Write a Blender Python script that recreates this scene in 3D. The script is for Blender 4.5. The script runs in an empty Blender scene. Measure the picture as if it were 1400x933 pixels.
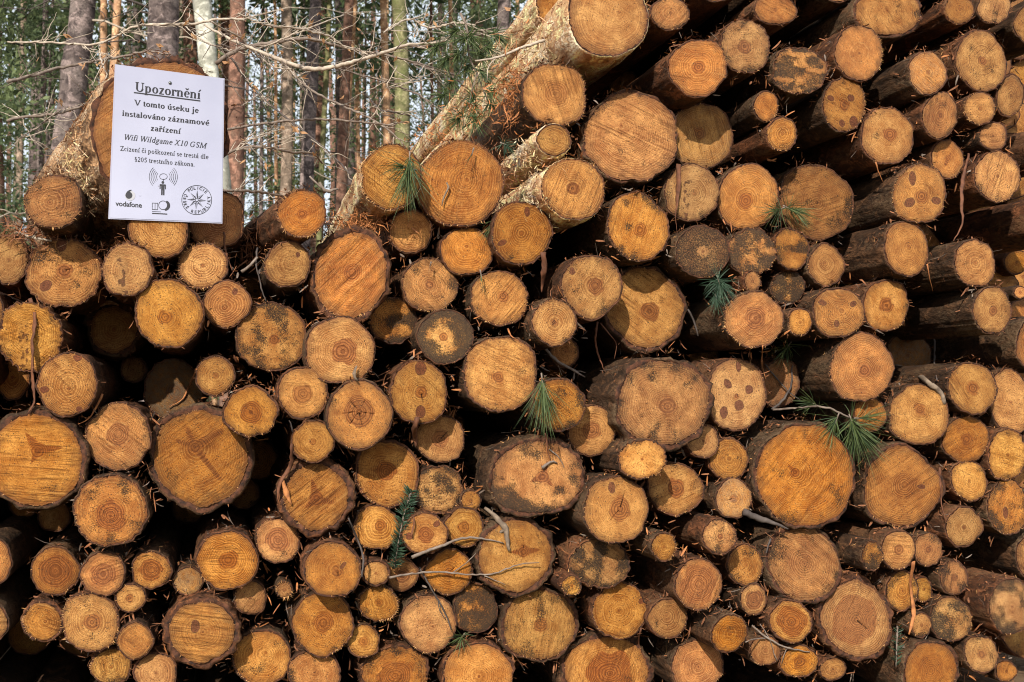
import bpy, math, random
import numpy as np
from mathutils import Vector, Matrix

random.seed(11)
rng = np.random.default_rng(11)
C = bpy.context.scene.collection
D = bpy.data
S = bpy.context.scene

# ------------------------------------------------------------------ camera
W_REF, H_REF = 1400.0, 933.0
LENS = 42.0
FPX = LENS / 36.0 * W_REF
CAM_DIST = 2.35
CAM_H = 0.72
YAW = math.atan(390.0 / FPX)
PITCH = math.atan(74.0 / FPX)
cam_data = D.cameras.new("camera")
cam = D.objects.new("camera", cam_data)
C.objects.link(cam)
cam_data.lens = LENS
cam_data.sensor_width = 36.0
cam_data.clip_end = 2000.0
cam.location = (0, -CAM_DIST, CAM_H)
cam.rotation_euler = (math.pi / 2 + PITCH, 0, -YAW)
cam_data.dof.use_dof = True
cam_data.dof.focus_distance = 2.45
cam_data.dof.aperture_fstop = 13.0
S.camera = cam

# ------------------------------------------------------------------ light
SUN = Vector((-0.38, -0.76, 0.53)).normalized()
world = D.worlds.new("World")
S.world = world
world.use_nodes = True
wn = world.node_tree
sky = wn.nodes.new("ShaderNodeTexSky")
sky.sky_type = 'NISHITA'
sky.sun_disc = False
sky.sun_elevation = math.asin(SUN.z)
sky.sun_rotation = math.atan2(SUN.x, SUN.y)
sky.air_density = 1.0
sky.dust_density = 2.5
sky.ozone_density = 1.0
veil = wn.nodes.new("ShaderNodeMix")          # thin bright spring haze over the whole sky
veil.data_type = 'RGBA'
veil.inputs[0].default_value = 0.75
veil.inputs[7].default_value = (12.6, 13.6, 14.8, 1)
wn.links.new(sky.outputs[0], veil.inputs[6])
wn.links.new(veil.outputs[2], wn.nodes["Background"].inputs[0])
wn.nodes["Background"].inputs[1].default_value = 0.08
sd = D.lights.new("sun", 'SUN')
sd.energy = 5.0
sd.angle = math.radians(0.55)
sd.color = (1.0, 0.93, 0.82)
so = D.objects.new("sun", sd)
C.objects.link(so)
so.rotation_euler = SUN.to_track_quat('Z', 'Y').to_euler()
so.location = (-4, -4, 8)
S.view_settings.view_transform = 'Standard'
S.view_settings.look = 'None'
S.view_settings.exposure = 0.28
S.view_settings.gamma = 1.0
S.cycles.filter_width = 1.05

# ------------------------------------------------------------------ helpers
M_CAM = Matrix.Rotation(-YAW, 3, 'Z') @ Matrix.Rotation(math.pi / 2 + PITCH, 3, 'X')


def ray(px, py):
    return M_CAM @ Vector(((px - W_REF / 2) / FPX, -(py - H_REF / 2) / FPX, -1.0))


def at(px, py, p=0.0):
    """point of the place seen at photo pixel (px, py), p metres in front of the pile face"""
    r = ray(px, py)
    t = (CAM_DIST - p) / r.y
    return Vector((r.x * t, -p, CAM_H + r.z * t))


def _hash(ix, iy, iz, seed):
    h = (ix.astype(np.int64) * 73856093) ^ (iy.astype(np.int64) * 19349663) ^ (iz.astype(np.int64) * 83492791) ^ (seed * 2654435761 & 0x7fffffff)
    h &= 0xffffffff
    h = ((h ^ (h >> 16)) * 0x45d9f3b) & 0xffffffff
    h = ((h ^ (h >> 16)) * 0x45d9f3b) & 0xffffffff
    h ^= h >> 16
    return (h & 0xffff) / 65535.0


def vnoise(p, seed=0):
    """value noise in 0..1 of an (n,3) array"""
    p = np.asarray(p, float)
    f = np.floor(p)
    i = f.astype(np.int64)
    w = p - f
    w = w * w * (3 - 2 * w)
    out = 0
    for dx in (0, 1):
        wx = w[:, 0] if dx else 1 - w[:, 0]
        for dy in (0, 1):
            wy = w[:, 1] if dy else 1 - w[:, 1]
            for dz in (0, 1):
                wz = w[:, 2] if dz else 1 - w[:, 2]
                out = out + wx * wy * wz * _hash(i[:, 0] + dx, i[:, 1] + dy, i[:, 2] + dz, seed)
    return out


def fbm(p, seed=0, octv=3):
    p = np.asarray(p, float)
    a, s, t = 0.5, 0, 0
    for k in range(octv):
        s = s + a * vnoise(p * (2 ** k), seed + 17 * k)
        t += a
        a *= 0.5
    return s / t


def smooth(a, b, x):
    t = np.clip((x - a) / (b - a), 0, 1)
    return t * t * (3 - 2 * t)


def make_mesh(name, V, faces, mat, smooth_sh=True, attrs=None):
    """faces: list of int arrays (n,k)"""
    me = D.meshes.new(name)
    V = np.asarray(V, np.float32)
    me.vertices.add(len(V))
    me.vertices.foreach_set("co", V.ravel())
    faces = [np.asarray(f, np.int32) for f in faces if len(f)]
    idx = np.concatenate([f.ravel() for f in faces])
    tot = np.concatenate([np.full(len(f), f.shape[1], np.int32) for f in faces])
    start = np.concatenate([[0], np.cumsum(tot)[:-1]]).astype(np.int32)
    me.loops.add(len(idx))
    me.loops.foreach_set("vertex_index", idx)
    me.polygons.add(len(tot))
    me.polygons.foreach_set("loop_start", start)
    me.polygons.foreach_set("loop_total", tot)
    me.polygons.foreach_set("use_smooth", np.full(len(tot), smooth_sh))
    me.update(calc_edges=True)
    if attrs:
        for k, (ty, arr) in attrs.items():
            a = me.attributes.new(k, ty, 'POINT')
            a.data.foreach_set({'FLOAT_VECTOR': 'vector', 'FLOAT_COLOR': 'color', 'FLOAT': 'value'}[ty], np.asarray(arr, np.float32).ravel())
    if isinstance(mat, (list, tuple)):
        for m in mat:
            me.materials.append(m)
    else:
        me.materials.append(mat)
    return me


def link(name, me, parent=None, loc=None):
    o = D.objects.new(name, me)
    C.objects.link(o)
    if parent:
        o.parent = parent
    if loc is not None:
        o.location = loc
    return o


def tag(o, label, cat, group=None, kind=None):
    if label:
        o["label"] = label
    if cat:
        o["category"] = cat
    if group:
        o["group"] = group
    if kind:
        o["kind"] = kind
    return o


# ------------------------------------------------------------------ node helpers
class N:
    def __init__(s, name):
        s.m = D.materials.new(name)
        s.m.use_nodes = True
        s.t = s.m.node_tree
        s.b = s.t.nodes["Principled BSDF"]
        s.out = s.t.nodes["Material Output"]

    def n(s, ty, **kw):
        x = s.t.nodes.new(ty)
        for k, v in kw.items():
            if hasattr(x, k) and not k.startswith("i_"):
                setattr(x, k, v)
        return x

    def put(s, sock, v):
        if hasattr(v, "links") or isinstance(v, bpy.types.NodeSocket):
            s.t.links.new(v, sock)
        else:
            if isinstance(v, (tuple, list)) and len(v) == 3 and len(sock.default_value) == 4:
                v = (*v, 1)
            sock.default_value = v

    def math(s, op, a, b=0.0, c=None):
        x = s.n("ShaderNodeMath", operation=op)
        s.put(x.inputs[0], a)
        s.put(x.inputs[1], b)
        if c is not None:
            s.put(x.inputs[2], c)
        return x.outputs[0]

    def vmath(s, op, a, b):
        x = s.n("ShaderNodeVectorMath", operation=op)
        s.put(x.inputs[0], a)
        s.put(x.inputs[1], b)
        return x.outputs[0]

    def mix(s, f, a, b, bt='MIX'):
        x = s.n("ShaderNodeMix", data_type='RGBA', blend_type=bt)
        s.put(x.inputs[0], f)
        s.put(x.inputs[6], a)
        s.put(x.inputs[7], b)
        return x.outputs[2]

    def rng(s, v, a, b, c=0.0, d=1.0, sm=False):
        x = s.n("ShaderNodeMapRange", interpolation_type='SMOOTHSTEP' if sm else 'LINEAR')
        s.put(x.inputs[0], v)
        for i, q in enumerate((a, b, c, d)):
            s.put(x.inputs[1 + i], q)
        return x.outputs[0]

    def noise(s, vec, scale, detail=3.0, rough=0.55, dist=0.0):
        x = s.n("ShaderNodeTexNoise")
        if vec is not None:
            s.put(x.inputs["Vector"], vec)
        s.put(x.inputs["Scale"], scale)
        s.put(x.inputs["Detail"], detail)
        s.put(x.inputs["Roughness"], rough)
        s.put(x.inputs["Distortion"], dist)
        return x.outputs[0]

    def attr(s, name):
        x = s.n("ShaderNodeAttribute", attribute_name=name)
        return x

    def sep(s, v):
        x = s.n("ShaderNodeSeparateXYZ")
        s.put(x.inputs[0], v)
        return x.outputs

    def comb(s, a, b, c):
        x = s.n("ShaderNodeCombineXYZ")
        for i, q in enumerate((a, b, c)):
            s.put(x.inputs[i], q)
        return x.outputs[0]

    def bump(s, h, strength=0.5, dist=0.002, nrm=None):
        x = s.n("ShaderNodeBump")
        s.put(x.inputs["Height"], h)
        x.inputs["Strength"].default_value = strength
        x.inputs["Distance"].default_value = dist
        if nrm is not None:
            s.put(x.inputs["Normal"], nrm)
        return x.outputs[0]

    def done(s, col, rough=0.8, nrm=None, spec=0.3):
        s.put(s.b.inputs["Base Color"], col)
        s.put(s.b.inputs["Roughness"], rough)
        s.b.inputs["Specular IOR Level"].default_value = spec
        if nrm is not None:
            s.put(s.b.inputs["Normal"], nrm)
        return s.m


def mat_end_grain():
    """cut wood: rings, heart, knots, mould, saw marks; the layout comes from the mesh attributes"""
    g = N("cut_pine_end_grain")
    fc = g.attr("fc").outputs["Vector"]           # x,y in metres turned along the saw, z = 0 pith .. 1 rim
    m1 = g.attr("m1")                              # knot, mould, heart, crack
    s1 = g.sep(m1.outputs["Vector"])
    crack = m1.outputs["Alpha"]
    knot, mould, heart = s1[0], s1[1], s1[2]
    m2 = g.attr("m2")                              # ring number, saw, tone, grey
    s2 = g.sep(m2.outputs["Vector"])
    ringn, saw, tone = s2[0], s2[1], s2[2]
    grey = m2.outputs["Alpha"]
    m3n = g.attr("m3")                             # ring contrast, ring seed, speck, hue
    m3 = list(g.sep(m3n.outputs["Vector"])) + [m3n.outputs["Alpha"]]
    m3a = g.attr("angle").outputs["Fac"]
    x, y, rho = g.sep(fc)
    p = g.comb(x, y, m3[1])
    big = g.noise(p, 26.0, 3.0, 0.6)
    mid = g.noise(p, 120.0, 4.0, 0.65)
    fine = g.noise(p, 620.0, 3.0, 0.7)
    # rings
    rn = g.math('ADD', ringn, g.math('MULTIPLY', g.math('SUBTRACT', mid, 0.5), 0.35))
    f = g.math('FRACT', rn)
    up = g.rng(f, 0.25, 0.72, 0.0, 1.0, True)
    dn = g.rng(f, 0.82, 1.0, 1.0, 0.0, True)
    late = g.math('MULTIPLY', up, dn)
    rid = g.math('FLOOR', rn)
    wn_ = g.n("ShaderNodeTexWhiteNoise", noise_dimensions='2D')
    g.put(wn_.inputs["Vector"], g.comb(rid, m3[1], 0.0))
    rv = wn_.outputs["Value"]
    late = g.math('MULTIPLY', late, g.rng(rv, 0, 1, 0.55, 1.0))
    rband = g.noise(g.comb(g.math('MULTIPLY', rho, 2.6), g.math('MULTIPLY', m3[1], 3.1), 0.0), 1.0, 1.0, 0.5)
    patch = g.math('MULTIPLY', g.rng(big, 0.36, 0.6, 0.3, 1.0), g.rng(rband, 0.36, 0.6, 0.3, 1.1))
    late = g.math('MULTIPLY', late, g.math('MULTIPLY', patch, m3[0]))
    # sapwood
    hueA = g.mix(m3[3], (0.77, 0.405, 0.118), (0.70, 0.262, 0.048))
    hueB = g.mix(m3[3], (0.47, 0.19, 0.042), (0.35, 0.102, 0.018))
    c0 = g.mix(g.rng(g.math('ADD', g.math('MULTIPLY', big, 0.7), g.math('MULTIPLY', g.noise(p, 60.0, 2.0, 0.5), 0.3)), 0.38, 0.6), hueA, hueB)
    mott = g.noise(p, 330.0, 5.0, 0.8, 0.5)
    c0 = g.mix(g.math('MULTIPLY', g.rng(mid, 0.5, 0.72), 0.4), c0, (0.80, 0.42, 0.125))
    c0 = g.mix(g.math('MULTIPLY', g.rng(mid, 0.47, 0.3), 0.5), c0, (0.32, 0.095, 0.017))
    c0 = g.mix(g.math('MULTIPLY', g.rng(mott, 0.5, 0.62), 0.7), c0, (0.20, 0.058, 0.010))
    rfib = g.noise(g.comb(g.math('MULTIPLY', m3a, 60.0), g.math('MULTIPLY', rho, 2.5), m3[1]), 1.0, 3.0, 0.7)
    c0 = g.mix(g.math('MULTIPLY', g.rng(rfib, 0.5, 0.72), 0.4), c0, (0.34, 0.135, 0.038))
    lite = g.math('MULTIPLY', g.rng(f, 0.0, 0.25, 1.0, 0.0), g.math('MULTIPLY', m3[0], 0.5))
    dirt = g.math('MULTIPLY', g.rng(g.math('ADD', rho, g.math('MULTIPLY', g.noise(p, 55.0, 4.0, 0.7), 0.9)), 1.15, 1.45, 0.0, 1.0, True), 0.75)
    c0 = g.mix(dirt, c0, (0.21, 0.085, 0.026))
    c0 = g.mix(lite, c0, (0.84, 0.48, 0.15))
    c0 = g.mix(late, c0, (0.20, 0.060, 0.011))
    # heart
    hlate = g.rng(g.math('MULTIPLY', up, dn), 0.0, 1.0, 0.0, 0.9)
    hr = g.mix(g.rng(mid, 0.35, 0.65), (0.50, 0.175, 0.040), (0.33, 0.100, 0.022))
    hr = g.mix(hlate, hr, (0.15, 0.036, 0.008))
    hr = g.mix(g.math('MULTIPLY', g.rng(mott, 0.5, 0.64), 0.6), hr, (0.14, 0.036, 0.009))
    hr = g.mix(g.math('MULTIPLY', g.rng(mid, 0.45, 0.7), 0.5), hr, (0.24, 0.075, 0.02))
    hr = g.mix(g.math('MULTIPLY', g.rng(heart, 0.95, 1.3), 0.75), hr, (0.17, 0.052, 0.014))
    hz = g.rng(g.math('ADD', heart, g.math('MULTIPLY', g.math('SUBTRACT', mid, 0.5), 0.35)), 0.15, 0.55, 0.0, 1.0, True)
    col = g.mix(g.math('MULTIPLY', hz, g.rng(heart, 0.0, 0.9, 0.45, 1.0)), c0, hr)
    # saw streaks
    stv = g.comb(g.math('MULTIPLY', x, 9.0), g.math('MULTIPLY', y, 260.0), m3[1])
    st = g.noise(stv, 1.0, 4.0, 0.7, 0.6)
    stv2 = g.comb(g.math('MULTIPLY', x, 18.0), g.math('MULTIPLY', y, 60.0), m3[1])
    st2 = g.noise(stv2, 1.0, 3.0, 0.6, 0.4)
    sm = g.math('MULTIPLY', g.rng(st, 0.48, 0.68, 0.0, 1.0, True), g.math('MULTIPLY', saw, g.rng(st2, 0.35, 0.6)))
    col = g.mix(g.math('MULTIPLY', sm, 0.9), col, (0.15, 0.048, 0.011))
    sl = g.math('MULTIPLY', g.rng(st, 0.45, 0.3), g.math('MULTIPLY', saw, 0.4))
    col = g.mix(sl, col, (0.62, 0.36, 0.12))
    # pores and specks
    col = g.mix(g.math('MULTIPLY', g.rng(fine, 0.54, 0.68), 0.6), col, (0.20, 0.07, 0.016))
    col = g.mix(g.math('MULTIPLY', g.rng(fine, 0.4, 0.28), 0.3), col, (0.74, 0.46, 0.17))
    vor = g.n("ShaderNodeTexVoronoi", feature='F1')
    g.put(vor.inputs["Vector"], p)
    g.put(vor.inputs["Scale"], 260.0)
    vor.inputs["Randomness"].default_value = 1.0
    vc = g.sep(vor.outputs["Color"])
    sp = g.math('MULTIPLY', g.rng(g.math('ADD', vor.outputs["Distance"], g.math('MULTIPLY', fine, 0.4)), 0.38, 0.52, 1.0, 0.0), g.rng(g.math('ADD', vc[0], g.math('MULTIPLY', m3[2], -0.75)), 0.0, 0.02, 1.0, 0.0))
    col = g.mix(g.math('MULTIPLY', sp, 0.85), col, (0.055, 0.032, 0.02))
    # rim: thin brown cambium
    rim = g.rng(g.math('ADD', rho, g.math('MULTIPLY', g.math('SUBTRACT', mid, 0.5), 0.09)), 0.94, 1.0, 0.0, 1.0, True)
    col = g.mix(g.math('MULTIPLY', rim, 0.7), col, (0.20, 0.075, 0.028))
    # knots
    kc = g.mix(g.rng(mott, 0.42, 0.6), (0.25, 0.085, 0.034), (0.10, 0.033, 0.014))
    kz = g.rng(g.math('ADD', knot, g.math('MULTIPLY', g.math('SUBTRACT', mid, 0.5), 1.0)), 0.36, 0.66, 0.0, 1.0, True)
    halo = g.math('MULTIPLY', g.rng(knot, 0.0, 0.35, 0.0, 0.55), 1.0)
    col = g.mix(halo, col, (0.50, 0.24, 0.07))
    edge = g.math('MULTIPLY', g.rng(kz, 0.1, 0.5), g.rng(kz, 0.5, 0.95, 1.0, 0.0))
    col = g.mix(kz, col, kc)
    col = g.mix(g.math('MULTIPLY', edge, 0.8), col, (0.05, 0.018, 0.008))
    # grey weathering, and grey shade put into the recessed ends
    gz = g.math('MULTIPLY', grey, g.rng(mid, 0.3, 0.6))
    col = g.mix(g.math('MULTIPLY', gz, 0.8), col, (0.26, 0.20, 0.13))
    # mould
    mn = g.math('ADD', mould, g.math('MULTIPLY', g.math('SUBTRACT', g.noise(p, 420.0, 5.0, 0.85, 0.3), 0.5), 3.4))
    mz = g.rng(mn, 0.40, 0.58, 0.0, 1.0, True)
    mcol = g.mix(g.rng(fine, 0.35, 0.65), (0.010, 0.008, 0.007), (0.085, 0.052, 0.028))
    mcol = g.mix(g.rng(mott, 0.5, 0.62), mcol, (0.02, 0.017, 0.015))
    col = g.mix(g.math('MULTIPLY', mz, 0.92), col, mcol)
    col = g.mix(g.rng(g.math('ADD', crack, g.math('MULTIPLY', g.math('SUBTRACT', mott, 0.5), 0.8)), 0.45, 0.9, 0.0, 0.85), col, (0.03, 0.013, 0.006))
    tn = g.n("ShaderNodeHueSaturation")
    wr = g.n("ShaderNodeTexWhiteNoise", noise_dimensions='1D')
    g.put(wr.inputs["W"], m3[1])
    wc = g.sep(wr.outputs["Color"])
    g.put(tn.inputs["Hue"], g.rng(wc[0], 0.0, 1.0, 0.4965, 0.5035))
    g.put(tn.inputs["Saturation"], g.rng(wc[1], 0.0, 1.0, 0.93, 1.06))
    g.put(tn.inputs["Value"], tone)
    g.put(tn.inputs["Color"], col)
    h = g.math('ADD', g.math('MULTIPLY', fine, 1.0), g.math('MULTIPLY', mott, 0.9))
    h = g.math('ADD', h, g.math('MULTIPLY', rfib, 0.35))
    h = g.math('ADD', h, g.math('MULTIPLY', late, -0.3))
    h = g.math('ADD', h, g.math('MULTIPLY', sm, -0.9))
    h = g.math('ADD', h, g.math('MULTIPLY', mz, -0.3))
    return g.done(tn.outputs[0], 0.66, g.bump(h, 1.0, 0.0028), 0.25)


def mat_bark(name, base, ridge, pale, pale_amt, scale=1.0, bump=0.9, old=0.35, crease=0.7):
    pale2 = tuple(min(1.0, 2.1 * q) for q in ridge)
    g = N(name)
    tc = g.n("ShaderNodeTexCoord").outputs["Object"]
    oi = g.n("ShaderNodeObjectInfo").outputs["Random"]
    x, y, z = g.sep(tc)
    p = g.comb(g.math('ADD', x, g.math('MULTIPLY', oi, 7.0)), g.math('MULTIPLY', y, 0.45), z)
    a = g.noise(p, 45 * scale, 5.0, 0.65, 0.5)
    b = g.noise(p, 160 * scale, 4.0, 0.7, 0.6)
    c = g.noise(p, 14 * scale, 2.0, 0.5)
    col = g.mix(g.rng(a, 0.4, 0.62), base, ridge)
    col = g.mix(g.math('MULTIPLY', g.rng(b, 0.5, 0.66), crease), col, (0.02, 0.012, 0.009))
    col = g.mix(g.math('MULTIPLY', g.rng(g.math('MULTIPLY', b, c), 0.24, 0.36), pale_amt), col, pale)
    d = g.noise(p, 30 * scale, 3.0, 0.6, 1.0)
    col = g.mix(g.math('MULTIPLY', g.rng(d, 0.52, 0.6), g.rng(b, 0.35, 0.6)), col, pale2)
    col = g.mix(g.math('MULTIPLY', oi, old), col, g.mix(0.5, base, (0.07, 0.05, 0.03)))
    h = g.math('ADD', g.math('MULTIPLY', a, 1.0), g.math('MULTIPLY', b, 0.7))
    return g.done(col, 0.88, g.bump(g.math('ADD', h, g.math('MULTIPLY', d, 0.8)), bump, 0.009), 0.2)


def mat_plain(name, c1, c2, scale=60.0, rough=0.8, bump=0.3, bd=0.001, spec=0.3, coord="Object", amt=(0.35, 0.65)):
    g = N(name)
    tc = g.n("ShaderNodeTexCoord").outputs[coord]
    a = g.noise(tc, scale, 4.0, 0.65)
    col = g.mix(g.rng(a, amt[0], amt[1]), c1, c2)
    return g.done(col, rough, g.bump(a, bump, bd) if bump else None, spec)


def mat_leaf(name, c1, c2, trans=0.35):
    g = N(name)
    at_ = g.n("ShaderNodeNewGeometry")
    r = at_.outputs["Random Per Island"]
    col = g.mix(r, c1, c2)
    g.put(g.b.inputs["Base Color"], col)
    g.b.inputs["Roughness"].default_value = 0.55
    g.b.inputs["Specular IOR Level"].default_value = 0.35
    tr = g.n("ShaderNodeBsdfTranslucent")
    g.put(tr.inputs[0], col)
    mx = g.n("ShaderNodeMixShader")
    mx.inputs[0].default_value = trans
    g.t.links.new(g.b.outputs[0], mx.inputs[1])
    g.t.links.new(tr.outputs[0], mx.inputs[2])
    g.t.links.new(mx.outputs[0], g.out.inputs[0])
    return g.m


M_END = mat_end_grain()
M_BARK = mat_bark("dark_pine_bark", (0.026, 0.013, 0.007), (0.075, 0.036, 0.017), (0.19, 0.12, 0.065), 0.6)
M_RED = mat_bark("red_brown_pine_bark", (0.040, 0.016, 0.008), (0.115, 0.042, 0.017), (0.24, 0.12, 0.055), 0.6)
M_PAPER = mat_bark("papery_pine_bark", (0.40, 0.19, 0.095), (0.72, 0.44, 0.22), (0.9, 0.76, 0.54), 1.0, 1.3, .9, 0.0, 0.35)  # papery bark, its colour also brightened to look sunlit
M_SHAG = mat_bark("shaggy_pine_bark", (0.10, 0.05, 0.024), (0.30, 0.17, 0.085), (0.7, 0.52, 0.34), 0.9, 1.6, 1.0, 0.0, 0.8)
M_PHLOEM = mat_plain("inner_bark", (0.11, 0.04, 0.018), (0.018, 0.009, 0.006), 90, 0.85, 0.8, 0.004)
M_SPLINT = mat_plain("splintered_wood", (0.66, 0.38, 0.15), (0.48, 0.22, 0.07), 90, 0.7, 0)
M_FLAKE = mat_plain("bark_flakes", (0.30, 0.12, 0.05), (0.12, 0.05, 0.026), 60, 0.8, 0)
M_STRIP = mat_plain("peeled_bark_strip", (0.17, 0.065, 0.03), (0.08, 0.032, 0.018), 70, 0.75, 0.5, 0.002)
M_ORANGE = mat_plain("orange_bark_strip", (0.48, 0.19, 0.06), (0.25, 0.09, 0.035), 90, 0.7, 0.4)
M_PALESTICK = mat_plain("weathered_pale_wood", (0.25, 0.185, 0.13), (0.12, 0.085, 0.06), 80, 0.8, 0.5, 0.002)
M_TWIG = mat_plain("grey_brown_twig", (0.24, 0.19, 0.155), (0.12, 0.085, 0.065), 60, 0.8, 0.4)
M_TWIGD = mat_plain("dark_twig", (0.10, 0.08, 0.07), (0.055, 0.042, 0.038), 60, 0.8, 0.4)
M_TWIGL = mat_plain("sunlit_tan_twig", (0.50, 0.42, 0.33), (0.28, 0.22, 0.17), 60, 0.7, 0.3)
M_GREEN = mat_leaf("pine_needles", (0.13, 0.17, 0.055), (0.035, 0.065, 0.03), 0.3)
M_BLUEGREEN = mat_leaf("spruce_needles", (0.07, 0.12, 0.07), (0.02, 0.05, 0.028), 0.2)
M_DRYLEAF = mat_leaf("dry_leaves", (0.52, 0.30, 0.14), (0.36, 0.18, 0.08), 0.3)
M_FAR = mat_leaf("forest_foliage", (0.17, 0.22, 0.10), (0.05, 0.08, 0.04), 0.5)
M_FAR2 = mat_leaf("pale_forest_foliage", (0.26, 0.32, 0.14), (0.07, 0.10, 0.055), 0.5)

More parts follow.
